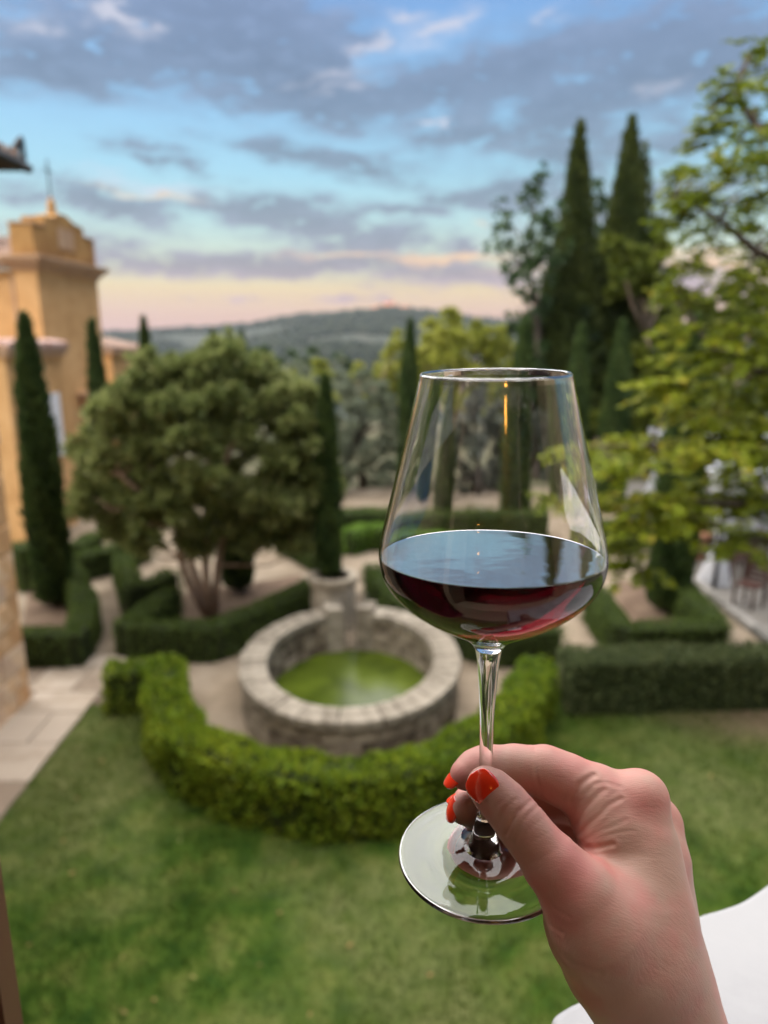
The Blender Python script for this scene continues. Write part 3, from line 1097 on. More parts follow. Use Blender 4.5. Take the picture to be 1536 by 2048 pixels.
hedge(HEDGE_C, .52, .74, M_PRIVET, 'wide yellow-green hedge curving round the front of the stone pond', 'curved_hedge', 1500, .06, 1, .06)
hedge(tp([(215, 1335), (318, 1330)], .62), .50, .64, M_PRIVET, 'short rounded yellow-green hedge stub beside the flagstone path', 'hedge_stub', 1500, .055, 2, .06)
hedge(tp([(1130, 1312), (1330, 1306), (1700, 1300)], .78), .62, .80, M_GREYHEDGE, 'long straight grey-green hedge closing the lawn on the right', 'straight_hedge', 1000, .05, 3, .04)
BX = .60
hedge(tp([(345, 1178), (245, 1245), (425, 1250), (530, 1208), (622, 1160)], BX), .42, .62, M_BOX, 'low box hedge round the bed of the spreading tree', seed=4)
hedge(tp([(35, 1262), (152, 1262), (172, 1195), (142, 1132)], BX), .42, .62, M_BOX, 'low box hedge round the tall narrow cypress near the stone house', seed=5)
hedge(tp([(150, 1108), (215, 1095), (290, 1070)], BX), .45, .60, M_BOX, 'low box hedge running across behind the pale gravel path at left', seed=6)
hedge(tp([(243, 1105), (265, 1172), (345, 1140)], BX), .42, .60, M_BOX, 'low box hedge with a corner left of the spreading tree', seed=7)
hedge(tp([(20, 1098), (78, 1085)], .9), .7, .95, M_BOX, 'broad box hedge against the foot of the ochre wing', seed=8)
hedge(tp([(744, 1130), (800, 1196), (985, 1258), (1122, 1256)], BX), .42, .62, M_BOX, 'low box hedge bed between the pond and the wine glass', seed=9)
hedge(tp([(1188, 1175), (1245, 1252), (1440, 1250), (1360, 1160)], BX), .44, .64, M_BOX, 'low box hedge round the dark cypress by the terrace kerb', seed=10)
hedge(tp([(600, 1024), (700, 1021), (960, 1018), (1110, 1018)], .8), .7, .8, M_BOX, 'long dark hedge at the far end of the parterre', 'far_hedge', 600, .06, 11)
hedge(tp([(690, 1062), (730, 1050), (800, 1052), (905, 1066)], .6), .6, .6, M_LIME, 'bright green low hedge near the far end of the parterre', 'lime_hedge', 700, .06, 12)
hedge(tp([(1180, 1045), (1300, 1040)], .7), .6, .7, M_BOX, 'low dark hedge behind the leafy branch tips at right', seed=13)
hedge(tp([(560, 1062), (640, 1100)], .5), .4, .5, M_BOX, 'short box hedge behind the spreading tree near the planter', seed=14)
hedge(tp([(150, 1088), (192, 1062)], .6), .4, .6, M_BOX, 'short box hedge at the foot of the chapel cypress', seed=15)


def cypress(base, H_, W_, label, name='columnar_cypress', seed=0, n=4200, spire=.0, mat=None, group=None, ll=.15, lump=.12, parent_z=0.0):
    """narrow evergreen: profile widest low down, tapering to a point"""
    r = np.random.default_rng(seed + 500)
    e = empty(name, (base[0], base[1], parent_z), label, 'cypress', group)
    def prof(t):
        body = np.minimum(1, (t / .06 + .55)) * np.clip(1 - np.clip((t - .35) / .65, 0, 1) ** (1.7 if not spire else 1.15), 0, 1) ** (.75)
        return body * (W_ / 2)
    ts = np.linspace(0, .97, 14)
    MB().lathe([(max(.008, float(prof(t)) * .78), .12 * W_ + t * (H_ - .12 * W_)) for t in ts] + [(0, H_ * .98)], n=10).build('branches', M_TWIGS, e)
    t = r.uniform(0, 1, n) ** 1.12
    a = r.uniform(0, 2 * np.pi, n)
    rad = prof(t) * (1 + lump * np.sin(a * 3 + t * 9 + seed) * np.sin(t * 23 + a * 2) + r.normal(0, .07, n)) * r.uniform(.82, 1.0, n)
    P = np.stack([np.cos(a) * rad, np.sin(a) * rad, .1 * W_ + t * (H_ - .1 * W_) * .985], 1)
    D = unit(np.stack([np.cos(a) * .38, np.sin(a) * .38, np.ones(n)], 1) + r.normal(0, .22, (n, 3)))
    Ls = r.uniform(.6, 1.4, n) * ll
    V, Fc = leaf_quads(P, D, Ls, Ls * .24, r, .05)
    tt = np.clip(.42 + .2 * np.sin(a * 2 + t * 14) + r.normal(0, .2, n), 0, 1)
    link('foliage', to_mesh('foliage', V, Fc, mat or M_CYP, False, np.repeat(tt, 4)), e)
    MB().tube([(0, 0, -.05), (0, 0, H_ * .3), (0, 0, H_ * .8)], [W_ * .12 + .02, W_ * .08 + .02, .01], 8).build('trunk', M_BARKDARK, e)
    return e


def cyp_px(bx, by, ty, wpx, label, seed, Y=None, n=4200, **k):
    """base and top as seen from the window; Y overrides the distance when the base is hidden"""
    b = on_ground(bx, by) if Y is None else np.array((at_y(bx, ty, Y)[0], Y, 0))
    top = at_y(bx, ty, b[1])
    dep = b[1] * CT + (CAM_H - 1.5) * ST
    return cypress(b, top[2] - 0.0, wpx / FPX * dep, label, seed=seed, n=n, **k)


cyp_px(112, 1212, 628, 66, 'tall narrow cypress standing in the box bed beside the stone house', 1, n=7000)
cyp_px(183, 1060, 640, 40, 'slim cypress against the garden front of the ochre chapel', 2, Y=18.2, n=4200)
cyp_px(286, 1000, 632, 44, 'slim cypress with a thin spire right of the ochre outbuilding', 3, Y=25, n=4200, spire=1)
cyp_px(478, 1180, 930, 54, 'dark short cypress behind the stems of the spreading tree', 4, n=3600)
cyp_px(820, 1010, 638, 40, 'slim cypress left of the glass rim at the end of the garden', 6, Y=23, n=4600)
cyp_px(872, 1068, 772, 38, 'slim cypress seen through the left half of the glass bowl', 7, n=3600)
cyp_px(1032, 1068, 640, 60, 'broad dark cypress seen through the right half of the glass bowl', 8, n=5600)
cyp_px(1165, 1010, 648, 46, 'cypress close to the right side of the glass bowl', 9, Y=22, n=4200)
cyp_px(1246, 1008, 642, 54, 'cypress in front of the evergreen clump behind the leafy branches', 10, Y=21.5, n=5000)
cyp_px(1335, 1225, 632, 78, 'dark cypress in the box bed beside the terrace kerb', 11, n=7500)
cyp_px(425, 1000, 655, 30, 'small pointed conifer just above the left of the spreading tree', 12, Y=34, n=2600)
cyp_px(482, 1000, 660, 42, 'dark conifer tip just behind the top of the spreading tree', 13, Y=33, n=2600)


def clump_tree(name, base, clumps, mat, label, cat, seed=0, per=900, ls=.09, wid=.3, trunk=None, bark=None, upper=.3, flat=1.0, group=None, shell=.55, jitter=.25, upd=.35, tr=.1, limbs=True, tufts=0):
    """trunk with limbs running to every clump; leaves fill the outer part of each clump"""
    r = np.random.default_rng(seed + 900)
    base = np.array(base, float)
    e = empty(name, base, label, cat, group)
    C = np.array([c[:3] for c in clumps], float) - base
    Rr = np.array([c[3] for c in clumps], float)
    FL = np.array([c[4] if len(c) > 4 else flat for c in clumps], float)
    DN = np.array([c[5] if len(c) > 5 else 1.0 for c in clumps], float)
    Vs, Ts = [], []
    for i in range(len(C)):
        m = max(20, int(per * DN[i] * (Rr[i] / np.median(Rr)) ** 2))
        d = unit(r.normal(0, 1, (m, 3)))
        d[:, 2] = np.where(d[:, 2] < -upper, -d[:, 2] * r.uniform(0, 1, m), d[:, 2])
        rad = Rr[i] * (shell + (1 - shell) * r.uniform(0, 1, m) ** .5) * (1 + .22 * np.sin(d[:, 0] * 5 + i) * np.sin(d[:, 1] * 6 + 2 * i) + r.normal(0, .06, m))
        P = C[i] + d * rad[:, None] * np.array((1, 1, FL[i]))
        if tufts:
            # leaves stand in rosettes at the ends of the twigs
            td = unit(r.normal(0, 1, (tufts, 3)) + np.array((0, 0, .25)))
            tc_ = C[i] + td * (Rr[i] * r.uniform(.25, 1.32, (tufts, 1))) * np.array((1, 1, FL[i]))
            which = r.integers(0, tufts, m)
            dd = unit(td[which] * .55 + r.normal(0, .62, (m, 3)) + np.array((0, 0, .35)))
            P = tc_[which] + dd * (Rr[i] * .26 * r.uniform(0, 1, (m, 1)) ** .6) - td[which] * Rr[i] * .1
            d = dd
        D = unit(d * .7 + r.normal(0, .55, (m, 3)) + np.array((0, 0, upd)))
        Ls = r.uniform(.6, 1.35, m) * ls
        V, _ = leaf_quads(P, D, Ls, Ls * wid, r)
        Vs.append(V)
        Ts.append(np.repeat(np.clip(r.uniform(.3, .62) + r.normal(0, jitter, m), 0, 1), 4))
    V = np.vstack(Vs)
    link('crown', to_mesh('crown', V, np.arange(len(V)).reshape(-1, 4), mat, False, np.concatenate(Ts)), e)
    tk = MB()
    if trunk is None:
        ctr = C.mean(0)
        trunk = [[(0, 0, -.1), (ctr[0] * .2, ctr[1] * .2, ctr[2] * .4), (ctr[0] * .6, ctr[1] * .6, ctr[2] * .85), tuple(ctr)]]
        rads = [[tr, tr * .8, tr * .55, tr * .35]]
    else:
        rads = [[tr * (1 - .68 * k / (len(t) - 1)) for k in range(len(t))] for t in trunk]
    for t, q in zip(trunk, rads):
        tk.tube(t, q, 8)
    tk.build('trunk', bark or M_BARK, e, True)
    if limbs:
        nodes = np.array([p for t in trunk for p in t[1:]], float)
        for i in range(len(C)):
            k = np.argmin(np.linalg.norm(nodes - C[i], axis=1) + .4 * np.abs(nodes[:, 2] - C[i][2] + Rr[i]))
            a, b = nodes[k], C[i]
            mid = (a + b) / 2 + r.normal(0, .12, 3) * np.linalg.norm(b - a) * .5 - np.array((0, 0, .06 * np.linalg.norm(b - a)))
            L_ = np.linalg.norm(b - a)
            MB().tube([a, mid, b], [tr * .30 + .004 * L_, tr * .2 + .003, .006], 6).build('branch', bark or M_BARK, e, True)
    return e


# --- the spreading multi-stemmed tree of the left bed
TB = on_ground(425, 1232)
TY = TB[1]
rt_ = random.Random(12)
M_PITT = leaf_mat('glossy_leaf', [(.085, .115, .034), (.175, .21, .062), (.27, .30, .10), (.40, .41, .18)], .5, .42)
main = [(432, 738, 54), (500, 755, 48), (380, 752, 46), (330, 752, 55), (268, 800, 55), (350, 815, 62), (440, 790, 70), (532, 800, 62), (592, 852, 56), (225, 858, 50), (300, 888, 66),
        (208, 920, 44), (385, 880, 62), (480, 872, 70), (565, 920, 62), (622, 950, 40), (250, 962, 54), (172, 985, 40), (325, 972, 62), (232, 1018, 36), (300, 1040, 44), (425, 985, 50),
        (505, 992, 62), (575, 1005, 58), (540, 1058, 44), (385, 1080, 34), (480, 1055, 38), (400, 945, 50), (452, 706, 30), (600, 1000, 44), (160, 900, 30), (640, 900, 30), (205, 830, 34), (610, 790, 34), (290, 745, 34), (330, 1030, 44), (270, 1070, 36), (440, 1040, 40), (600, 1060, 36), (360, 1010, 40), (500, 1090, 30), (385, 1050, 30), (560, 1090, 28), (180, 1020, 30), (300, 1085, 26), (640, 960, 28), (560, 1040, 46), (610, 1030, 40), (520, 1080, 36), (618, 1080, 26), (240, 1045, 36), (400, 1100, 28)]
cl = []
for i, (px, py, rp) in enumerate(main):
    off = (px - 400) / 240, (py - 890) / 200
    dep = math.sqrt(max(0.05, 1 - min(.95, off[0] ** 2 + off[1] ** 2)))
    for sgn, prob in ((-1, 1.0), (1, .6)):
        if rt_.random() > prob:
            continue
        Yc = TY + sgn * dep * rt_.uniform(.5, 1.7)
        p = at_y(px, py, Yc) if sgn < 0 else at_y(px + rt_.uniform(-30, 30), py + rt_.uniform(-20, 20), Yc)
        cl.append((p[0], p[1], p[2], rp * .86 / FPX * (Yc + 1), .78))
def loc(px, py, dy):
    return tuple(at_y(px, py, TY + dy) - TB)
stems = [[(0.02, 0, -.05), loc(436, 1130, -.1), loc(447, 1060, -.15), loc(440, 960, -.1), loc(470, 870, 0), loc(500, 780, .1)],
         [(-.05, .05, -.05), loc(398, 1170, .1), loc(380, 1120, .2), loc(372, 1040, .3), loc(330, 940, .4), loc(290, 860, .5)],
         [(-.02, -.05, -.05), loc(412, 1150, -.2), loc(408, 1060, -.3), loc(418, 960, -.4), loc(415, 860, -.3), loc(425, 760, -.1)],
         [(-.08, .0, -.05), loc(380, 1170, -.1), loc(362, 1120, -.3), loc(352, 1050, -.5), loc(300, 1000, -.8), loc(240, 950, -1.0)],
         [loc(447, 1060, -.15), loc(500, 1000, .2), loc(560, 930, .4), loc(590, 870, .4)]]
clump_tree('spreading_tree', TB, cl, M_PITT, 'spreading multi-stemmed evergreen tree rising from the left box bed', 'tree', 1, 760, .14, .22, stems, upper=.35, tr=.085, jitter=.24, shell=.45, tufts=17)

# --- planted around
M_OLIVE = leaf_mat('olive_leaf', [(.11, .135, .085), (.19, .22, .145), (.29, .31, .225)], .6, .2)
M_OLIVEDARK = leaf_mat('dark_olive_leaf', [(.06, .072, .055), (.10, .115, .088), (.16, .175, .135)], .6, .2)
M_YELLOW = leaf_mat('yellow_green_leaf', [(.16, .185, .026), (.27, .29, .045), (.40, .39, .085)], .55, .35)
M_GREENTREE = leaf_mat('deep_green_leaf', [(.024, .055, .02), (.05, .088, .028), (.09, .13, .045)], .5, .2)
M_EVER = leaf_mat('evergreen_leaf', [(.014, .032, .016), (.030, .052, .022), (.06, .085, .03)], .6, .1)
M_MIX = leaf_mat('mixed_leaf', [(.06, .085, .014), (.115, .145, .020), (.20, .22, .036)], .55, .25)


def px_tree(name, px0, Y, lst, mat, label, cat, seed, per, ls, wid=.32, spread=1.0, **k):
    r = random.Random(seed)
    zb = float(terrain(at_y(px0, 900, Y)[0], Y))
    base = np.array((at_y(px0, 900, Y)[0], Y, zb))
    c = []
    for it in lst:
        px, py, rp = it[:3]
        Yc = Y + r.uniform(-spread, spread)
        p = at_y(px, py, Yc)
        c.append((p[0], p[1], p[2], rp / FPX * Y * CT) + tuple(it[3:]))
    k.setdefault('tufts', 10)
    return clump_tree(name, base, c, mat, label, cat, seed, per, ls, wid, **k)


px_tree('olive_tree', 725, 25, [(700, 800, 45), (760, 810, 45), (650, 840, 45), (720, 870, 55), (780, 880, 45), (670, 900, 45), (730, 930, 42), (640, 780, 36), (690, 955, 30), (740, 965, 34), (780, 940, 40), (650, 950, 36), (800, 840, 34), (700, 760, 34)], M_OLIVE,
        'silvery olive tree with pale foliage right of the potted cypress', 'olive tree', 31, 1300, .16, .2, 1.6, tr=.16, bark=M_BARKDARK)
px_tree('olive_tree', 595, 27, [(560, 790, 42), (605, 800, 44), (560, 850, 46), (610, 870, 50), (580, 920, 42), (625, 930, 36), (600, 970, 36), (560, 960, 30)], M_OLIVE,
        'silvery olive tree between the spreading tree and the potted cypress', 'olive tree', 32, 1300, .16, .2, 1.6, tr=.16, bark=M_BARKDARK)
px_tree('olive_tree', 955, 24, [(950, 830, 48), (915, 870, 44), (990, 860, 48), (950, 910, 56), (905, 930, 40), (1005, 930, 44), (960, 965, 42), (890, 960, 34), (1000, 985, 36), (930, 990, 36), (950, 800, 34)], M_OLIVEDARK,
        'dark grey olive tree seen through the middle of the glass bowl', 'olive tree', 33, 1200, .16, .2, 1.5, tr=.18, bark=M_BARKDARK)
px_tree('olive_tree', 1085, 27, [(1080, 850, 48), (1120, 880, 48), (1060, 910, 45), (1110, 940, 45), (1080, 975, 40), (1130, 960, 36)], M_OLIVEDARK,
        'dark grey olive tree near the right wall of the glass bowl', 'olive tree', 34, 1100, .16, .2, 1.5, tr=.18, bark=M_BARKDARK)
px_tree('yellow_green_tree', 885, 42, [(870, 690, 50), (920, 670, 46), (960, 690, 50), (840, 720, 50), (900, 740, 60), (960, 760, 60), (1000, 680, 44), (860, 790, 60), (930, 820, 60), (1000, 740, 50), (1000, 800, 50)], M_YELLOW,
        'broad yellow-green tree rising behind the glass rim', 'tree', 35, 900, .32, .36, 3, tr=.3)
px_tree('yellow_green_tree', 795, 46, [(790, 700, 26), (780, 740, 34), (800, 790, 44), (770, 800, 40), (740, 780, 40), (700, 770, 36), (650, 770, 34), (600, 765, 30)], M_YELLOW,
        'low yellow-green tree left of the slim cypress by the glass', 'tree', 36, 800, .30, .36, 3, tr=.26)
px_tree('grey_green_shrub', 545, 38, [(540, 770, 40), (590, 770, 34), (500, 790, 40), (560, 810, 40)], M_OLIVE, 'grey-green shrubby tree right behind the spreading tree', 'tree', 37, 700, .26, .25, 2, tr=.2)

# evergreen clump with the two tall cypresses on the right
M_TALLCYP = leaf_mat('tall_cypress_leaf', [(.032, .050, .014), (.066, .086, .020), (.11, .13, .03)], .6, .25)
def tall(bx, Y, ty, prof_px, label, seed, n):
    """tall cypress with a measured outline: (py, half width px)"""
    r = np.random.default_rng(seed)
    zb = float(terrain(at_y(bx, 330, Y)[0], Y))
    base = np.array((at_y(bx, 330, Y)[0], Y, zb))
    e = empty('tall_cypress', base, label, 'cypress')
    zs = np.array([at_y(bx, py, Y)[2] - zb for py, _ in prof_px])
    rs = np.array([w / FPX * Y * .98 for _, w in prof_px])
    o = np.argsort(zs)
    zs, rs = zs[o], rs[o]
    H_ = zs[-1]
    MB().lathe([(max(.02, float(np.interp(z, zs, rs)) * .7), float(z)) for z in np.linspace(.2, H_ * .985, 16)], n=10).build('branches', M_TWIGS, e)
    wgt = rs + .15
    z = np.interp(r.uniform(0, 1, n), np.concatenate([[0], np.cumsum((wgt[1:] + wgt[:-1]) / 2 * np.diff(zs))]) / np.sum((wgt[1:] + wgt[:-1]) / 2 * np.diff(zs)), zs)
    a = r.uniform(0, 6.283, n)
    rad = np.interp(z, zs, rs) * (.98 + .16 * np.sin(a * 3 + z * 2.1) * np.sin(z * 3.3 + a * 2) + r.normal(0, .08, n)) * r.uniform(.8, 1.0, n)
    P = np.stack([np.cos(a) * rad, np.sin(a) * rad, z], 1)
    D = unit(np.stack([np.cos(a) * .5, np.sin(a) * .5, np.ones(n)], 1) + r.normal(0, .3, (n, 3)))
    Ls = r.uniform(.6, 1.4, n) * .22
    V, Fc = leaf_quads(P, D, Ls, Ls * .26, r, .05)
    tt = np.clip(.42 + .2 * np.sin(a * 2 + z * 1.4) + r.normal(0, .2, n), 0, 1)
    link('foliage', to_mesh('foliage', V, Fc, M_TALLCYP, False, np.repeat(tt, 4)), e)
    MB().tube([(0, 0, -.1), (0, 0, H_ * .4), (0, 0, H_ * .9)], [.3, .2, .02], 8).build('trunk', M_BARKDARK, e)
tall(1157, 30, 245, [(246, 1), (262, 4), (300, 11), (350, 18), (400, 24), (450, 30), (520, 42), (600, 52), (700, 62), (800, 76), (920, 70), (985, 40)], 'tall pointed cypress, left one of the tall pair against the sky', 51, 20000)
tall(1258, 30.5, 232, [(236, 1), (250, 5), (300, 13), (350, 19), (400, 26), (450, 34), (520, 44), (600, 52), (700, 62), (800, 72), (920, 66), (985, 40)], 'tall pointed cypress, right one of the tall pair against the sky', 52, 20000)
tall(1286, 31.5, 290, [(288, 2), (310, 6), (350, 12), (400, 20), (500, 30), (700, 34), (980, 26)], 'thin cypress spire tight against the right tall cypress', 53, 4000)
px_tree('evergreen_tree', 1120, 32, [(1110, 600, 46), (1090, 680, 52), (1140, 640, 56), (1180, 560, 46), (1120, 740, 60), (1180, 700, 60), (1080, 800, 58), (1150, 820, 66), (1210, 780, 60), (1110, 890, 60), (1190, 890, 60), (1070, 880, 50)], M_EVER,
        'dense dark evergreen tree filling the foot of the tall cypress pair', 'tree', 41, 1100, .3, .34, 2.5, tr=.3, bark=M_BARKDARK)
px_tree('green_tree', 1290, 30, [(1315, 470, 30), (1240, 520, 32), (1300, 520, 40), (1270, 570, 48), (1320, 590, 44), (1240, 590, 46), (1300, 650, 60), (1340, 700, 54), (1260, 720, 60), (1320, 780, 66), (1250, 820, 60), (1340, 860, 60), (1290, 900, 60)], M_MIX,
        'tall olive-green leafy tree right of the tall cypress pair', 'tree', 42, 1100, .3, .36, 2.5, tr=.3)
px_tree('green_tree', 1430, 27, [(1380, 640, 60), (1450, 620, 60), (1520, 640, 60), (1400, 720, 66), (1480, 720, 66), (1550, 720, 70), (1420, 810, 66), (1500, 820, 66), (1400, 880, 60), (1350, 800, 50)], M_MIX,
        'broad leafy tree behind the pavilion at the right', 'tree', 43, 1000, .28, .36, 2.5, tr=.3)
px_tree('airy_tree', 1085, 29, [(1080, 372, 22, 1.6, .8), (1060, 410, 26, 1.4, .7), (1000, 425, 14, 1.8, .6), (1005, 470, 22, 1.3, .7), (1030, 500, 30, 1, .6), (1080, 470, 34, 1, .7), (1100, 430, 26, 1.3, .6), (1030, 560, 34, 1, .6), (1075, 540, 34, 1, .7),
                                (1050, 610, 34, 1, .7), (1090, 600, 34, 1, .8), (1065, 660, 36, 1, .9), (985, 500, 16, .8, .5), (1110, 500, 30, 1, .8), (1080, 720, 44), (1050, 780, 44)], M_GREENTREE,
        'airy small-leaved tree with sky showing through left of the tall cypress pair', 'tree', 44, 330, .22, .3, 1.2, tr=.2, bark=M_BARKDARK, shell=.2)
px_tree('airy_tree', 1205, 33, [(1195, 380, 20, 1.4, .6), (1210, 420, 26, 1.2, .6), (1200, 470, 28, 1, .6), (1215, 520, 28, 1, .7), (1200, 580, 34)], M_GREENTREE,
        'thin tree crown showing between the two tall cypresses', 'tree', 45, 300, .22, .3, 1.0, tr=.15, bark=M_BARKDARK, shell=.2)
px_tree('green_tree', 900, 60, [(520, 740, 40), (560, 745, 34), (620, 748, 34), (700, 752, 34)], M_GREENTREE, 'distant green tree line bushes beyond the olive trees', 'tree', 46, 500, .4, .4, 4, tr=.2)

# --- big tree on the right whose branches reach into the picture
M_BROAD = leaf_mat('broad_leaf', [(.075, .115, .008), (.145, .19, .010), (.225, .26, .016), (.36, .30, .04)], .5, .38)
RB = np.array((7.0, 9.0, 0.0))
sp = [(1500, 118, 42, 34), (1455, 172, 38, 26), (1512, 205, 46, 32), (1440, 236, 38, 20), (1525, 290, 42, 36), (1465, 310, 44, 26), (1388, 275, 20, 9), (1425, 348, 52, 20), (1508, 372, 56, 28), (1352, 350, 16, 6), (1392, 402, 40, 16),
      (1450, 440, 78, 30), (1535, 456, 60, 36), (1352, 392, 22, 10), (1345, 440, 28, 12), (1410, 478, 56, 18), (1510, 515, 66, 22), (1380, 530, 40, 9), (1480, 560, 54, 12), (1345, 590, 36, 12), (1435, 615, 60, 16), (1530, 600, 56, 22),
      (1510, 680, 96, 44), (1405, 680, 78, 36), (1425, 755, 96, 36), (1530, 775, 80, 46), (1345, 768, 48, 12), (1375, 820, 66, 24), (1475, 858, 104, 36), (1405, 912, 74, 24), (1505, 940, 80, 40), (1252, 888, 84, 14), (1172, 896, 46, 9),
      (1325, 900, 56, 16), (1232, 928, 54, 12), (1435, 985, 86, 34), (1335, 1000, 76, 20), (1222, 1010, 66, 14), (1142, 998, 30, 6), (1292, 1048, 76, 20), (1242, 1088, 36, 12), (1262, 1128, 44, 14), (1385, 1035, 52, 18), (1505, 1066, 66, 16),
      (1470, 1096, 46, 9), (1440, 840, 60, 24), (1510, 860, 60, 30), (1490, 905, 60, 24), (1530, 900, 40, 30), (1420, 880, 50, 20), (1530, 1010, 60, 30), (1590, 700, 90, 70), (1600, 450, 80, 80), (1600, 900, 90, 70), (1580, 250, 70, 70), (1470, 1010, 60, 20),
      (1680, 180, 90, 70), (1650, 340, 100, 70), (1760, 420, 120, 80), (1690, 560, 120, 80), (1790, 640, 120, 80), (1700, 760, 120, 80), (1850, 820, 120, 80), (1730, 930, 120, 70), (1850, 980, 100, 50), (1640, 1030, 90, 40)]
def lr(px, py, Yc):
    return tuple(at_y(px, py, Yc) - RB)
limbs_r = [[(0, 0, -.1), (-.05, 0, 1.5), (-.2, 0, 3.2), (-.4, -.1, 5.0), (-.7, -.2, 6.8), (-1.1, -.3, 8.2)],
           [(-.2, 0, 3.2), lr(1500, 900, 8.6), lr(1400, 890, 8.5), lr(1300, 890, 8.4), lr(1180, 894, 8.3)],
           [(-.15, 0, 2.6), lr(1520, 1010, 8.7), lr(1400, 1005, 8.6), lr(1260, 1010, 8.5), lr(1150, 1000, 8.5)],
           [(-.3, 0, 4.2), lr(1510, 740, 8.8), lr(1430, 700, 8.8), lr(1350, 600, 8.8)],
           [(-.4, -.1, 5.0), lr(1510, 500, 8.6), lr(1440, 440, 8.6), lr(1350, 392, 8.6)],
           [(-.7, -.2, 6.8), lr(1510, 250, 8.6), lr(1470, 180, 8.6), lr(1500, 110, 8.6)],
           [(-.15, 0, 2.0), lr(1530, 1080, 8.6), lr(1470, 1090, 8.5)]]


def twig_tree(name, base, sprays, limbs, mat, label):
    """layered branches: every spray is a set of drooping twigs with two rows of leaves"""
    r = np.random.default_rng(77)
    e = empty(name, base, label, 'tree')
    Ps, Ds, Ls, Ts, tw = [], [], [], [], MB()
    nodes = np.array([p for t in limbs for p in t[1:]], float)
    for (px, py, rx, ry) in sprays:
        Yc = 8.6 + r.uniform(-1.0, 1.1)
        c = at_y(px, py, Yc) - base
        a, b = rx / FPX * Yc, ry / FPX * Yc
        k = np.argmin(np.linalg.norm(nodes - c, axis=1))
        mid = (nodes[k] + c) / 2 + r.normal(0, .08, 3)
        tw.tube([nodes[k], mid, c], [.022, .015, .007], 5)
        high = py < 620
        nt_ = int((5 + 26 * a * (b + .16)) * (3.3 if high else 2.7))
        hue = r.uniform(.15, .48) if high else r.uniform(.3, .66)  # upper sprays darker: their backlit shade is put into the leaf tint
        for _ in range(nt_):
            s = c + np.array((r.uniform(-.75, .75) * a, r.uniform(-.6, .6) * a, r.uniform(-1.0, 1.0) * b * (1.25 if high else 1.0)))
            az = math.pi + r.normal(0, 1.1)
            L_ = r.uniform(.22, .50) * (.7 if py < 620 else 1.0)
            s = s + np.array((.13 if py < 620 else .08, 0, 0))
            d = np.array((math.cos(az), math.sin(az), r.uniform(-.5, .6) if high else r.uniform(-.25, .22)))
            n = int(L_ / .042)
            t = (np.arange(n) + .5) / n
            P = s + d * (t * L_)[:, None] - np.array((0, 0, .10)) * (t ** 2)[:, None] * L_ * 2
            tw.tube([s, s + d * L_ * .5 - np.array((0, 0, .025 * L_ * 2)), s + d * L_ - np.array((0, 0, .1 * L_ * 2))], [.005, .004, .002], 4)
            sd = np.array((-d[1], d[0], 0))
            for sg in (-1, 1):
                D = unit(d * .75 + sd * sg * .9 + r.normal(0, .22, (n, 3)) + np.array((0, 0, -.12)))
                Ps.append(P)
                Ds.append(D)
                Ls.append(r.uniform(.07, .125, n) * (.8 if high else 1.0) * (1 - .3 * np.abs(t - .5)))
                Ts.append(np.clip(hue + r.normal(0, .17, n) + (r.uniform(0, 1, n) < .012) * .8, 0, 1))
    P, D, L_, T_ = np.vstack(Ps), np.vstack(Ds), np.concatenate(Ls), np.concatenate(Ts)
    # leaf blades lie roughly level: build the side vector from the vertical
    n = len(P)
    up = unit(np.array((0, 0, 1.0)) + r.normal(0, .6, (n, 3)))
    S = unit(np.cross(D, up))
    Nn = np.cross(S, D)
    W = (L_ * .40)[:, None]
    Lc = L_[:, None]
    V = np.stack([P, P + D * Lc * .45 - S * W + Nn * Lc * .06, P + D * Lc, P + D * Lc * .45 + S * W + Nn * Lc * .06], 1).reshape(-1, 3)
    link('crown', to_mesh('crown', V, np.arange(4 * n).reshape(-1, 4), mat, False, np.repeat(T_, 4)), e)
    tw.build('twigs', M_BARKDARK, e)
    tk = MB()
    for t in limbs:
        q = .18 if t is limbs[0] else .06
        tk.tube(t, [q * (1 - .75 * i / (len(t) - 1)) for i in range(len(t))], 8)
    tk.build('trunk', M_BARKDARK, e, True)


twig_tree('broadleaf_tree', RB, sp, limbs_r, M_BROAD, 'light green broadleaf tree reaching in from the right with layered branches')
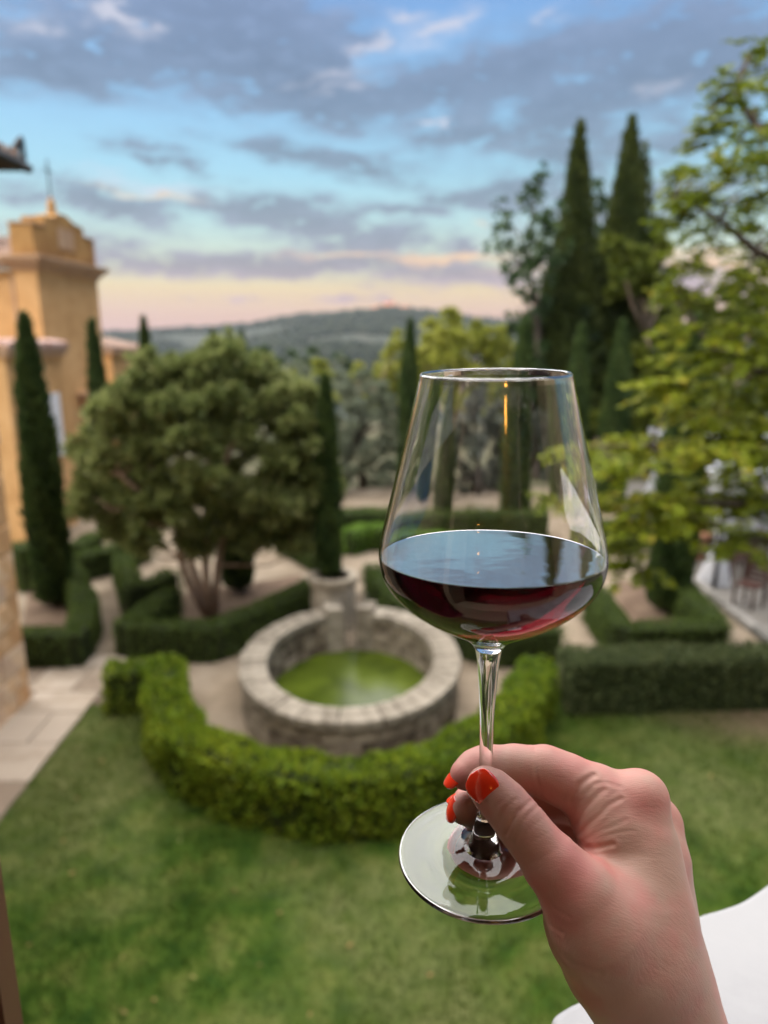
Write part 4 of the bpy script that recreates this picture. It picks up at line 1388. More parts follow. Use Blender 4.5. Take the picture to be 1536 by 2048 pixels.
# ------------------------------------------------------------------ stone pond, planter, gate
M_POND = stone_like('pond_stone', [(.085, .067, .048), (.185, .152, .112), (.29, .245, .185)], 5, .9, .7, 26, .2, .4)
M_CAP = stone_like('cap_stone', [(.12, .10, .074), (.23, .20, .155), (.335, .295, .235)], 6, .88, .6, 30, .25, .16)
PC = np.array((-.475, 9.43))
PRX, PRY, PT, PH = 1.535, 1.90, .335, .70
pond = empty('stone_pond', (PC[0], PC[1], .004), 'oval pond with a thick rough stone wall and paler worn coping stones', 'pond')
GAP0, GAP1 = None, None
def ell(a, rx, ry):
    return rx * math.cos(a), ry * math.sin(a)
gap_c = math.atan2(11.2 - PC[1], (-.60) - PC[0])
gap_w = .36 / 1.75
rp_ = random.Random(21)
def ring_piece(a0, a1, rx0, ry0, rx1, ry1, z0, z1, name, mat, jit, parent, inset=.006, up=0.0):
    """a block between two ellipses and two angles; built about its own centre"""
    am = (a0 + a1) / 2
    c = np.array((*ell(am, (rx0 + rx1) / 2, (ry0 + ry1) / 2), (z0 + z1) / 2))
    V = []
    k = 3
    for zi, z in enumerate((z0, z1)):
        for rx, ry in ((rx0, ry0), (rx1, ry1)):
            for i in range(k):
                a = a0 + (a1 - a0) * (i / (k - 1)) 
                a += (inset / rx1) * (1 if i == 0 else (-1 if i == k - 1 else 0))
                x, y = ell(a, rx, ry)
                V.append((x - c[0] + rp_.uniform(-jit, jit), y - c[1] + rp_.uniform(-jit, jit), z - c[2] + rp_.uniform(-jit, jit) * .7))
    def q(zi, ri, i):
        return zi * 2 * k + ri * k + i
    Fc = []
    for i in range(k - 1):
        Fc.append((q(1, 0, i), q(1, 1, i), q(1, 1, i + 1), q(1, 0, i + 1)))
        Fc.append((q(0, 0, i), q(0, 0, i + 1), q(0, 1, i + 1), q(0, 1, i)))
        Fc.append((q(0, 1, i), q(0, 1, i + 1), q(1, 1, i + 1), q(1, 1, i)))
        Fc.append((q(0, 0, i + 1), q(0, 0, i), q(1, 0, i), q(1, 0, i + 1)))
    Fc.append((q(0, 0, 0), q(0, 1, 0), q(1, 1, 0), q(1, 0, 0)))
    Fc.append((q(0, 1, k - 1), q(0, 0, k - 1), q(1, 0, k - 1), q(1, 1, k - 1)))
    o = MB().add(V, Fc).build(name, mat, parent)
    o.location = c
    bevel(o, .014, 2)
    return o
A0, A1 = gap_c + gap_w, gap_c - gap_w + 2 * math.pi
# mortar core of the wall
core = MB()
nk = 64
Vc, Fcc = [], []
for i in range(nk + 1):
    a = A0 + (A1 - A0) * i / nk
    for rx, ry in ((PRX - PT + .03, PRY - PT + .03), (PRX - .03, PRY - .03)):
        x, y = ell(a, rx, ry)
        Vc += [(x, y, 0), (x, y, PH - .10)]
for i in range(nk):
    b = 4 * i
    Fcc += [(b + 1, b + 3, b + 7, b + 5), (b + 2, b + 6, b + 7, b + 3), (b, b + 1, b + 5, b + 4)]
Fcc += [(0, 2, 3, 1), (4 * nk, 4 * nk + 1, 4 * nk + 3, 4 * nk + 2)]
core.add(Vc, Fcc).build('wall', M_MORTAR, pond)
# facing stones, outside and inside
for (ra, rb, rc_, rd, cnt) in ((PRX - .10, PRY - .10, PRX - .005, PRY - .005, 30), (PRX - PT + .005, PRY - PT + .005, PRX - PT + .10, PRY - PT + .10, 24)):
    z = 0.0
    for crs in range(3):
        h = (.20, .19, .19)[crs]
        a = A0 + rp_.uniform(0, .05) * 0
        while a < A1 - .02:
            da = (A1 - A0) / cnt * rp_.uniform(.7, 1.35)
            if A1 - a - da < .10:
                da = A1 - a
            ring_piece(a, a + da, ra, rb, rc_, rd, z + .004, z + h - .004, 'stone', M_POND, .009, pond)
            a += da
        z += h
# coping
a = A0
while a < A1 - .02:
    da = (A1 - A0) / 34 * rp_.uniform(.72, 1.35)
    if A1 - a - da < .10:
        da = A1 - a
    up = rp_.uniform(-.006, .008)
    ring_piece(a, a + da, PRX - PT - .02, PRY - PT - .02, PRX + .03, PRY + .03, PH - .12, PH + up, 'coping_stone', M_CAP, .010, pond, .004)
    a += da
# gate posts at the opening
for sg in (A0, A1):
    x, y = ell(sg, PRX - PT / 2, PRY - PT / 2)
    o = MB().box((0, 0, .40), (.30, .40, .80), sg - math.pi / 2, .96, .008).build('gate_post', M_CAP, pond)
    o.location = (x, y, 0)
    bevel(o, .02)

# green water with floating algae
def water_mat():
    m, nt, p = new_mat('algae_water')
    N, L = nt.nodes.new, nt.links.new
    tc = N('ShaderNodeTexCoord')
    nz = N('ShaderNodeTexNoise')
    nz.inputs['Scale'].default_value = 1.6
    nz.inputs['Detail'].default_value = 7
    L(tc.outputs['Object'], nz.inputs['Vector'])
    rp = N('ShaderNodeValToRGB')
    for e, (q, c) in zip(rp.color_ramp.elements, ((.36, (.034, .052, .004)), (.66, (.078, .108, .010)))):
        e.position = q
        e.color = rgba(c)
    L(nz.outputs['Fac'], rp.inputs[0])
    L(rp.outputs[0], p.inputs['Base Color'])
    p.inputs['Roughness'].default_value = .26
    p.inputs['IOR'].default_value = 1.33
    b = N('ShaderNodeBump')
    b.inputs['Strength'].default_value = .06
    n2 = N('ShaderNodeTexNoise')
    n2.inputs['Scale'].default_value = 9
    L(tc.outputs['Object'], n2.inputs['Vector'])
    L(n2.outputs['Fac'], b.inputs['Height'])
    L(b.outputs[0], p.inputs['Normal'])
    return m
wv = [(PC[0] + x, PC[1] + y) for x, y in (ell(i / 48 * 2 * math.pi, PRX - PT + .02, PRY - PT + .02) for i in range(48))]
sheet('water', wv, .055, water_mat())

# planter behind the opening
PL = np.array((at_y(667, 1200, 12.15)[0], 12.15, .004))
pl = empty('stone_planter', PL, 'round pale stone planter standing behind the pond opening', 'planter')
M_PLANT = stone_like('planter_stone', [(.22, .185, .135), (.32, .275, .21), (.40, .35, .275)], 3, .9, .4, 24, .2, .25)
def drum(nst, r0, r1, z0, z1, name, off):
    for i in range(nst):
        a0 = 2 * math.pi * (i + off) / nst
        a1 = a0 + 2 * math.pi / nst
        V = []
        k = 4
        for z in (z0, z1):
            for rr_ in (r0, r1):
                for j in range(k):
                    a = a0 + .008 + (a1 - a0 - .016) * j / (k - 1)
                    V.append((rr_ * math.cos(a), rr_ * math.sin(a), z))
        def q(zi, ri, j):
            return zi * 2 * k + ri * k + j
        Fc = []
        for j in range(k - 1):
            Fc += [(q(1, 0, j), q(1, 1, j), q(1, 1, j + 1), q(1, 0, j + 1)), (q(0, 0, j), q(0, 0, j + 1), q(0, 1, j + 1), q(0, 1, j)),
                   (q(0, 1, j), q(0, 1, j + 1), q(1, 1, j + 1), q(1, 1, j)), (q(0, 0, j + 1), q(0, 0, j), q(1, 0, j), q(1, 0, j + 1))]
        Fc += [(q(0, 0, 0), q(0, 1, 0), q(1, 1, 0), q(1, 0, 0)), (q(0, 1, k - 1), q(0, 0, k - 1), q(1, 0, k - 1), q(1, 1, k - 1))]
        o = MB().add(V, Fc).build(name, M_PLANT, pl)
        bevel(o, .008)
for crs in range(4):
    drum(9, .30, .405 + .004 * (crs % 2), crs * .215 + .003, crs * .215 + .212, 'stone', crs * .5)
drum(8, .30, .45, .862, .985, 'rim_stone', .25)
MB().lathe([(0, .93), (.30, .93)][::-1], n=24).build('soil', M_SOIL, pl)
MB().lathe([(.30, .0), (.30, .92)], n=20).build('core', M_MORTAR, pl)
tz = at_y(655, 752, 12.15)[2]
cypress((at_y(657, 1100, 12.15)[0], 12.15), tz - .94, .40, 'slim cypress growing in the round stone planter', seed=5, n=5200, parent_z=.94, ll=.12)

# iron lattice gate in the opening
gx, gy = ell(gap_c, PRX - PT * .5, PRY - PT * .5)
gt = empty('lattice_gate', (PC[0] + gx, PC[1] + gy, .004), 'small iron lattice gate closing the gap in the pond wall', 'gate')
M_GATE = plain('gate_iron', (.09, .085, .075), .6, .4)
for i in range(6):
    MB().box((-.29 + i * .116, 0, .50), (.018, .018, .96)).build('bar', M_GATE, gt)
for i in range(8):
    MB().box((0, -.019, .06 + i * .128), (.60, .016, .016)).build('rail', M_GATE, gt)

# thin cable sagging over the water
cb = MB()
p0, p1 = on_ground(655, 1352, .45), on_ground(862, 1308, .60)
cb.tube([p0 + (p1 - p0) * t + np.array((0, 0, -.30 * math.sin(math.pi * t) * .5)) for t in np.linspace(0, 1, 14)] , .006, 6)
# ------------------------------------------------------------------ draped pavilion with tables and chairs on the terrace
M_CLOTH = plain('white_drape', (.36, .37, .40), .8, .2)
M_CHAIR = plain('brown_chair_wood', (.05, .02, .014), .55, .4)
M_RUST = plain('terracotta', (.42, .21, .13), .8, .2)
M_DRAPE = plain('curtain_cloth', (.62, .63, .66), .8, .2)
PA = np.array((6.95, 14.2))
PBk = np.array((8.7, 22.6))
ax_ = unit(PBk - PA)
rt2 = np.array((ax_[1], -ax_[0]))
Wd = 5.0
LEN = float(np.linalg.norm(PBk - PA))
pv = empty('pavilion', (PA[0], PA[1], .012), 'pavilion with a white fabric roof half hidden behind the branches at right', 'pavilion', None, -math.atan2(ax_[0], ax_[1]))
posts = [(0, 0), (Wd, 0), (0, LEN / 2), (Wd, LEN / 2), (0, LEN), (Wd, LEN)]
for x, y in posts:
    MB().box((x, y, 1.24), (.07, .07, 2.48)).build('post', M_IRON, pv)
MB().box((Wd / 2, 0, 2.46), (Wd, .06, .06)).box((Wd / 2, LEN, 2.46), (Wd, .06, .06)).box((0, LEN / 2, 2.44), (.06, LEN, .06)).box((Wd, LEN / 2, 2.44), (.06, LEN, .06)).build('frame', M_IRON, pv)
V = [(-.15, -.15, 2.38), (Wd + .15, -.15, 2.38), (Wd + .15, LEN + .15, 2.38), (-.15, LEN + .15, 2.38), (Wd / 2, 1.6, 2.75), (Wd / 2, LEN - 1.6, 2.75)]
top = V + [(x, y, z - .03) for x, y, z in V]
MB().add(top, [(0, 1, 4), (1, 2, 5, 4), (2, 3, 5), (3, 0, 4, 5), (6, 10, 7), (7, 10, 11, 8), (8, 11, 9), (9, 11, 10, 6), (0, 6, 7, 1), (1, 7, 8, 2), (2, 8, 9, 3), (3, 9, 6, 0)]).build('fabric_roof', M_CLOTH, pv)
def curtain(name, dx, dy, label):
    """gathered drape: wide at the top, tied at two thirds, flaring to the floor"""
    c = empty(name, (0, 0, 0))
    bpy.data.objects.remove(c)
    prof = [(.02, .30, .10), (.25, .27, .12), (.55, .20, .11), (.85, .12, .08), (1.02, .075, .06), (1.12, .085, .06), (1.4, .17, .09), (1.8, .26, .10), (2.2, .34, .10), (2.42, .38, .09)]
    n = 40
    V, Fc = [], []
    for z, a, b in prof:
        for i in range(n):
            t = 2 * math.pi * i / n
            f = 1 + .16 * math.sin(t * 9 + z) 
            V.append((a * f * math.cos(t) + .08 * (z - 1.0) * .6, b * f * math.sin(t), z))
    for k in range(len(prof) - 1):
        for i in range(n):
            j = (i + 1) % n
            Fc.append((k * n + i, k * n + j, (k + 1) * n + j, (k + 1) * n + i))
    w = PA + rt2 * dx + ax_ * dy
    e = empty('curtain', (w[0], w[1], .012), label, 'curtain', None, -math.atan2(ax_[0], ax_[1]))
    link('drape', to_mesh('drape', V, Fc, M_DRAPE, True), e)
    MB().lathe([(.085, 1.0), (.105, 1.03), (.105, 1.08), (.085, 1.11)], n=16).build('tie', M_CLOTH, e)
curtain('curtain', 0.06, .12, 'white curtain tied at the waist at the near left post of the pavilion')
curtain('curtain', 0.06, LEN / 2, 'white curtain tied back at the middle left post of the pavilion')
curtain('curtain', 0.06, LEN - .1, 'white curtain tied back at the far left post of the pavilion')
curtain('curtain', Wd - .06, .12, 'white curtain tied at the near right post of the pavilion')


def make_chair():
    e = empty('garden_chair', (0, 0, 0), 'x', 'chair', 'brown chairs under the pavilion')
    MB().box((0, 0, .45), (.44, .44, .04)).build('seat', M_CHAIR, e)
    for x, y in ((-.19, -.19), (.19, -.19), (-.19, .19), (.19, .19)):
        MB().box((x, y, .215), (.04, .04, .43)).build('leg', M_CHAIR, e)
    for x in (-.19, .19):
        MB().box((x, .20, .72), (.04, .035, .50)).build('back_post', M_CHAIR, e)
    for i in range(4):
        MB().box((0, .20, .56 + i * .115), (.34, .02, .06)).build('back_slat', M_CHAIR, e)
    return e


def copy_tree(o):
    c = o.copy()
    col.objects.link(c)
    for ch_ in list(o.children):
        d = ch_.copy()
        col.objects.link(d)
        d.parent = c
    return c


spots = [(.55, .9, -1.2, 'brown chair nearest the tied curtain under the pavilion'), (1.15, 1.5, -1.4, 'brown chair just behind the one nearest the tied curtain'),
         (.45, 2.2, -1.5, 'brown chair on the garden side between the first two pavilion posts'), (1.0, 3.0, 1.4, 'brown chair facing away on the garden side of the pavilion'),
         (1.9, .7, -.3, 'brown chair at the near end of the pavilion table'), (.5, 4.6, -1.5, 'brown chair beside the middle pavilion post'), (.6, 6.3, -1.6, 'brown chair towards the far curtain'),
         (.4, -1.0, -1.0, 'brown chair out on the paving in front of the pavilion'), (1.1, -.6, -1.3, 'brown chair on the paving at the right edge of the picture'), (.9, -1.7, -.8, 'brown chair on the paving closest to the kerb')]
proto = make_chair()
for i, (dx, dy, rz, lab) in enumerate(spots):
    o = proto if i == 0 else copy_tree(proto)
    w = PA + rt2 * dx + ax_ * dy
    o.location = (w[0], w[1], .012)
    o.rotation_euler = (0, 0, rz)
    o['label'] = lab
for i, (dx, dy, lab) in enumerate(((2.4, 2.2, 'white clothed dining table in the near half of the pavilion'), (2.4, 6.0, 'white clothed dining table in the far half of the pavilion'))):
    w = PA + rt2 * dx + ax_ * dy
    e = empty('dining_table', (w[0], w[1], .012), lab, 'table', None, -math.atan2(ax_[0], ax_[1]))
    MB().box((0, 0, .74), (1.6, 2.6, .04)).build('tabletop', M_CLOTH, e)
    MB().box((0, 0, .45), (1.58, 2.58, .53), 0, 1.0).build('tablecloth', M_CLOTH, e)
    for x in (-.7, .7):
        for y in (-1.2, 1.2):
            MB().box((x, y, .36), (.06, .06, .72)).build('leg', M_CHAIR, e)
b = on_ground(1388, 1118)
pt = empty('terracotta_pot', (b[0], b[1], .012), 'square terracotta pot beside the tied curtain', 'pot')
MB().lathe([(.22, 0), (.30, .55), (.34, .56), (.34, .66), (.29, .66), (.27, .60), (0, .60)], n=24).build('body', M_RUST, pt)
b = on_ground(1196, 1262)
MB().lathe([(0, 0), (.07, .01), (.10, .06), (.09, .13), (.05, .18), (0, .20)], n=14).build('garden_stone', M_CAP, None, True, (b[0], b[1], .004))
tag(bpy.data.objects['garden_stone'], 'small pale rounded stone at the corner of the box bed', 'stone')
# ------------------------------------------------------------------ evening air over the valley
def haze():
    x0, x1, y0, y1, z0, z1 = -1760., 1760., -140., 3060., -68., 150.
    mb = MB().box(((x0 + x1) / 2, (y0 + y1) / 2, (z0 + z1) / 2), (x1 - x0, y1 - y0, z1 - z0))
    m = bpy.data.materials.new('evening_haze')
    m.use_nodes = True
    nt = m.node_tree
    nt.nodes.clear()
    v = nt.nodes.new('ShaderNodeVolumePrincipled')
    v.inputs['Color'].default_value = (.74, .82, .95, 1)
    v.inputs['Density'].default_value = .000062
    v.inputs['Anisotropy'].default_value = .2
    o = nt.nodes.new('ShaderNodeOutputMaterial')
    nt.links.new(v.outputs[0], o.inputs['Volume'])
    h = mb.build('haze', m)
    h['kind'] = 'stuff'


haze()
# ------------------------------------------------------------------ window ledge and shutter close to the eye
M_LEDGE = stone_like('white_ledge', [(.30, .30, .31), (.375, .375, .38), (.40, .40, .40)], 5, .55, .04, 30, .4)
LZ = CAM_H - .43
edge = [(1150, 2200), (1118, 2075), (1104, 2046), (1109, 2026), (1138, 2006), (1170, 1990), (1250, 1936), (1330, 1870), (1392, 1829), (1440, 1814), (1485, 1797), (1536, 1763), (1600, 1712), (1680, 1640), (1800, 1560)]
pts = [gp(px, py, LZ) for px, py in edge]
pts = arc([(p[0], p[1]) for p in pts], 4)
pts = pts + [(.95, .5), (.95, .0), (pts[0][0], .0)]
lb = MB()
lb.prism(pts[::-1], -.055, 0.0)
ledge = lb.build('window_ledge', M_LEDGE, None, False, (0, 0, LZ))
tag(ledge, 'white stone ledge with a wavy edge below the hand', 'ledge')
bevel(ledge, .012, 4)
ledge.modifiers['bevel'].angle_limit = R(50)

M_SHUT = plain('shutter_wood', (.16, .075, .045), .5, .4)
M_SHUTD = plain('shutter_dark_panel', (.03, .014, .012), .45, .4)
q = at_depth(47, 2048, .56)
sh = empty('window_shutter', (q[0], q[1], 3.9), 'brown wooden shutter edge with a dark panel at the lower left', 'shutter')
SHL = .42
MB().box((-.016, -.011, .75), (.032, .022, 1.5)).box((-.016, -SHL + .011, .75), (.032, .022, 1.5)).box((-.016, -SHL / 2, .03), (.032, SHL - .044, .06)).box((-.016, -SHL / 2, 1.47), (.032, SHL - .044, .06)).build('frame', M_SHUT, sh)
MB().box((-.019, -SHL / 2, .75), (.012, SHL - .044, 1.38)).build('panel', M_SHUTD, sh)
# ------------------------------------------------------------------ the wine glass
def glass_mat():
    m, nt, p = new_mat('clear_crystal')
    p.inputs['Base Color'].default_value = (1, 1, 1, 1)
    p.inputs['Roughness'].default_value = 0.0
    p.inputs['IOR'].default_value = 1.50
    p.inputs['Transmission Weight'].default_value = 1.0
    return m


M_GLASS = glass_mat()
def rim_mat():
    m, nt, p = new_mat('polished_rim')
    p.inputs['Base Color'].default_value = (1, 1, 1, 1)
    p.inputs['Roughness'].default_value = 0.0
    p.inputs['IOR'].default_value = 1.50
    p.inputs['Transmission Weight'].default_value = 1.0
    N, L = nt.nodes.new, nt.links.new
    g = N('ShaderNodeBsdfGlossy')
    g.inputs['Roughness'].default_value = .03
    fr = N('ShaderNodeFresnel')
    fr.inputs['IOR'].default_value = 3.0
    mx = N('ShaderNodeMixShader')
    L(fr.outputs[0], mx.inputs[0])
    L(p.outputs[0], mx.inputs[1])
    L(g.outputs[0], mx.inputs[2])
    L(mx.outputs[0], nt.nodes['Material Output'].inputs['Surface'])
    return m


M_RIM = rim_mat()
foot_c = at_depth(967, 1713, 0.351)
rim_c = at_depth(991, 747, 0.2900)
g_axis = rim_c - foot_c
HT = float(np.linalg.norm(g_axis))
g_axis = g_axis / HT
gl = empty('wine_glass', foot_c, 'tall clear wine glass with a wide tapered bowl held by its stem', 'wine glass')
gl.rotation_mode = 'QUATERNION'
gl.rotation_quaternion = Vector((0, 0, 1)).rotation_difference(Vector(g_axis))

# outer bowl, radius against depth below the rim
bowl_out = arc([(.0062, HT - .1225), (.0090, HT - .1185), (.0140, HT - .1145), (.0240, HT - .1085), (.0345, HT - .1015), (.0422, HT - .0945), (.0470, HT - .0875), (.0490, HT - .0800),
                (.0485, HT - .0720), (.0457, HT - .0600), (.0412, HT - .0420), (.0354, HT - .0190), (.0310, HT - .0008)], 10)
WALL = .0010


def offset(prof, w):
    P = np.array(prof)
    T = np.gradient(P, axis=0)
    T /= np.linalg.norm(T, axis=1)[:, None]
    return P + np.stack([-T[:, 1], T[:, 0]], 1) * w      # inwards


bowl_in = offset(bowl_out, WALL)
inner = [tuple(q) for q in bowl_in if q[1] > HT - .1160 and q[0] > .004]
inner_floor = [(1e-5, inner[0][1] - .0016), (.004, inner[0][1] - .0014), (.008, inner[0][1] - .0008)]
rim_top = [(.0310 - .0001, HT), (.0310 - .0006, HT + .0003), (.0310 - .0011, HT)]


def lathe_open(prof, name, n=96, rim=None):
    """surface of revolution without caps, so that bowl, stem and foot meet as one body of glass"""
    a = np.arange(n) / n * 2 * np.pi
    P = np.array(prof)
    V = np.stack([P[:, :1] * np.cos(a), P[:, :1] * np.sin(a), np.repeat(P[:, 1:2], n, 1)], -1).reshape(-1, 3)
    k = np.arange(len(P) - 1)[:, None] * n
    i = np.arange(n)[None]
    j = (i + 1) % n
    Q = np.stack([k + i, k + j, k + n + j, k + n + i], -1).reshape(-1, 4)
    me = to_mesh(name, V, Q, M_GLASS, True)
    if rim:
        me.materials.append(M_RIM)
        mi = np.zeros(len(Q), dtype=np.int32)
        for a_, b_ in rim:
            mi[a_ * n:b_ * n] = 1
        me.polygons.foreach_set('material_index', mi)
    return link(name, me, gl)


lathe_open(bowl_out + rim_top + inner[::-1] + inner_floor[::-1], 'bowl', 128, [(len(bowl_out) - 2, len(bowl_out) + 3)])
stem = arc([(.0098, .0062), (.0076, .0078), (.0068, .0095), (.0064, .0115), (.0058, .0145), (.0049, .0180), (.0040, .0215), (.0035, .0250), (.0031, .0340), (.0031, .0480), (.0033, HT - .1600), (.0040, HT - .1450), (.0048, HT - .1330), (.0054, HT - .1270), (.0062, HT - .1225)], 8)
lathe_open(stem, 'stem', 64)
FR = .0420
foot = [(1e-5, .0012), (.012, .0010), (.030, .0003)] + [(FR - .0012 + .0012 * math.sin(t), .0012 - .0012 * math.cos(t)) for t in np.linspace(0, math.pi, 11)] + \
       [(.0380, .00245), (.0320, .0027), (.0250, .0031), (.0180, .0038), (.0140, .0046), (.0115, .0054), (.0098, .0062)]
ft = lathe_open(foot, 'foot', 160, [(4, 13)])

# small etched marking near the edge of the foot, too faint in the picture to be read: short frosted strokes
def etched():
    m, nt, p = new_mat('etched_frost')
    p.inputs['Base Color'].default_value = (.75, .78, .80, 1)
    p.inputs['Roughness'].default_value = .9
    p.inputs['Alpha'].default_value = .55
    V, Fc = [], []
    r = random.Random(6)
    rad, hgt, a0, da = .0345, .0015, R(147), R(3.05)
    for i in range(10):
        ang = a0 - i * da
        x = -.0006
        for k in range(3):
            x1 = x + r.uniform(.0003, .0006)
            y0, y1 = (0, hgt) if (k + i) % 2 else (hgt, 0)
            b = len(V)
            for xx, yy in ((x, y0), (x + .00014, y0), (x1 + .00014, y1), (x1, y1)):
                r_ = rad + yy
                t = ang - xx / rad
                V.append((r_ * math.cos(t), r_ * math.sin(t), .00265))
            Fc.append((b, b + 1, b + 2, b + 3))
            x = x1
    link('etched_marking', to_mesh('etched_marking', V, Fc, m), ft)


etched()


def wine_mats():
    m, nt, p = new_mat('red_wine')
    p.inputs['Base Color'].default_value = (.05, .0006, .004, 1)
    p.inputs['Roughness'].default_value = 0.0
    p.inputs['IOR'].default_value = 1.34
    p.inputs['Transmission Weight'].default_value = 1.0
    s, nt2, p2 = new_mat('wine_surface')
    N, L = nt2.nodes.new, nt2.links.new
    p2.inputs['Base Color'].default_value = (.03, .003, .008, 1)
    p2.inputs['Roughness'].default_value = 0.0
    p2.inputs['IOR'].default_value = 1.34
    gb_ = N('ShaderNodeBsdfGlossy')
    gb_.inputs['Roughness'].default_value = 0.0
    gb_.inputs['Color'].default_value = (1, .98, .97, 1)
    fr = N('ShaderNodeFresnel')
    fr.inputs['IOR'].default_value = 10.0
    tcw = N('ShaderNodeTexCoord')
    nzw = N('ShaderNodeTexNoise')
    nzw.inputs['Scale'].default_value = 42
    nzw.inputs['Detail'].default_value = 2
    L(tcw.outputs['Object'], nzw.inputs['Vector'])
    bw = N('ShaderNodeBump')
    bw.inputs['Strength'].default_value = .25
    bw.inputs['Distance'].default_value = .0009
    L(nzw.outputs['Fac'], bw.inputs['Height'])
    L(bw.outputs[0], gb_.inputs['Normal'])
    mx = N('ShaderNodeMixShader')
    L(fr.outputs[0], mx.inputs[0])
    L(p2.outputs[0], mx.inputs[1])
    L(gb_.outputs[0], mx.inputs[2])
    L(mx.outputs[0], nt2.nodes['Material Output'].inputs['Surface'])
    return m, s


M_WINE, M_WTOP = wine_mats()
LEVEL_W = CAM_H - .0892          # height of the surface, still swaying very slightly


def level(w):
    return w[..., 2] - LEVEL_W + .030 * (w[..., 1] - .303) - .006 * (w[..., 0] - .05)


def build_wine():
    Rm = np.array(gl.rotation_quaternion.to_matrix())
    prof = offset(bowl_out, WALL - .00012)
    prof = [tuple(x) for x in prof if x[1] > HT - .1158 and x[0] > .006]
    prof = [(1e-6, prof[0][1] - .0012), (.004, prof[0][1] - .001)] + prof
    n = 128
    P = np.array(prof)
    m = len(P)
    V = np.zeros((m, n, 3))
    for i, a in enumerate(np.arange(n) / n * 2 * np.pi):
        loc_ = np.stack([P[:, 0] * np.cos(a), P[:, 0] * np.sin(a), P[:, 1]], 1)
        w = loc_ @ Rm.T + foot_c
        lv = level(w)
        k = int(np.argmax(lv > 0))
        t = -lv[k - 1] / (lv[k] - lv[k - 1])
        pts = np.vstack([w[:k], w[k - 1] + (w[k] - w[k - 1]) * t])
        s = np.concatenate([[0], np.cumsum(np.linalg.norm(np.diff(pts, axis=0), axis=1))])
        u = np.linspace(0, s[-1], m)
        V[:, i] = np.stack([np.interp(u, s, pts[:, j]) for j in range(3)], 1)
    top = V[-1].copy()
    cen = top.mean(0)
    men = [cen + (top - cen) * f + np.array((0, 0, dz)) for f, dz in ((.997, -.00008), (.985, -.00014), (.955, -.00016))]
    allv = np.vstack([V[k] for k in range(m)] + men + [np.array([cen + np.array((0, 0, -.00016))])])
    Fc, mi = [], []
    nr = m + len(men)
    for k in range(nr - 1):
        for i in range(n):
            j = (i + 1) % n
            Fc.append((k * n + i, k * n + j, (k + 1) * n + j, (k + 1) * n + i))
            mi.append(0 if k < m - 1 else 1)
    for i in range(n):
        Fc.append(((nr - 1) * n + i, (nr - 1) * n + (i + 1) % n, nr * n))
        mi.append(1)
    base = allv[:n].mean(0)
    me = to_mesh('red_wine', allv - base, Fc, M_WINE, True)
    me.materials.append(M_WTOP)
    me.polygons.foreach_set('material_index', np.array(mi, dtype=np.int32))
    tag(link('red_wine', me, None, base), 'dark red wine filling the lower third of the glass bowl', 'wine')


build_wine()
# ------------------------------------------------------------------ the hand holding the glass
def skin_mat():
    m, nt, p = new_mat('skin')
    N, L = nt.nodes.new, nt.links.new
    tc = N('ShaderNodeTexCoord')
    at = N('ShaderNodeAttribute')
    at.attribute_name = 'tint'
    rp = N('ShaderNodeValToRGB')
    el = rp.color_ramp.elements
    el[0].color = (.52, .325, .25, 1)
    el[1].color = (.60, .24, .205, 1)
    nz = N('ShaderNodeTexNoise')
    nz.inputs['Scale'].default_value = 48
    nz.inputs['Detail'].default_value = 6
    L(tc.outputs['Object'], nz.inputs['Vector'])
    ad = N('ShaderNodeMath')
    ad.operation = 'MULTIPLY_ADD'
    L(nz.outputs['Fac'], ad.inputs[0])
    ad.inputs[1].default_value = 2.6
    ad.inputs[2].default_value = -1.3
    a2 = N('ShaderNodeMath')
    a2.use_clamp = True
    L(ad.outputs[0], a2.inputs[0])
    L(at.outputs['Fac'], a2.inputs[1])
    L(a2.outputs[0], rp.inputs[0])
    L(rp.outputs[0], p.inputs['Base Color'])
    p.inputs['Roughness'].default_value = .52
    p.inputs['Specular IOR Level'].default_value = .4
    p.inputs['Subsurface Weight'].default_value = .09
    p.inputs['Subsurface Radius'].default_value = (1.0, .35, .2)
    p.inputs['Subsurface Scale'].default_value = .004
    # fine skin lines
    mp = N('ShaderNodeMapping')
    mp.inputs['Rotation'].default_value = (0.2, .3, R(-35))
    mp.inputs['Scale'].default_value = (260, 1500, 260)
    L(tc.outputs['Object'], mp.inputs[0])
    n2 = N('ShaderNodeTexNoise')
    n2.inputs['Scale'].default_value = 1.0
    n2.inputs['Detail'].default_value = 3
    L(mp.outputs[0], n2.inputs['Vector'])
    vo = N('ShaderNodeTexVoronoi')
    vo.feature = 'DISTANCE_TO_EDGE'
    vo.inputs['Scale'].default_value = 1500
    L(tc.outputs['Object'], vo.inputs['Vector'])
    mn = N('ShaderNodeMath')
    mn.operation = 'MULTIPLY_ADD'
    L(vo.outputs['Distance'], mn.inputs[0])
    mn.inputs[1].default_value = .6
    L(n2.outputs['Fac'], mn.inputs[2])
    b = N('ShaderNodeBump')
    b.inputs['Strength'].default_value = .24
    b.inputs['Distance'].default_value = .0006
    L(mn.outputs[0], b.inputs['Height'])
    L(b.outputs[0], p.inputs['Normal'])
    return m


def cs(px, py, d):
    """camera-space metres: x right, y up, z away"""
    return np.array(((px - 768) / FPX * d, -(py - 1024) / FPX * d, d), dtype=np.float32)


def smin(a, b, k):
    h = np.maximum(k - np.abs(a - b), 0) / k
    return np.minimum(a, b) - h * h * k * .25


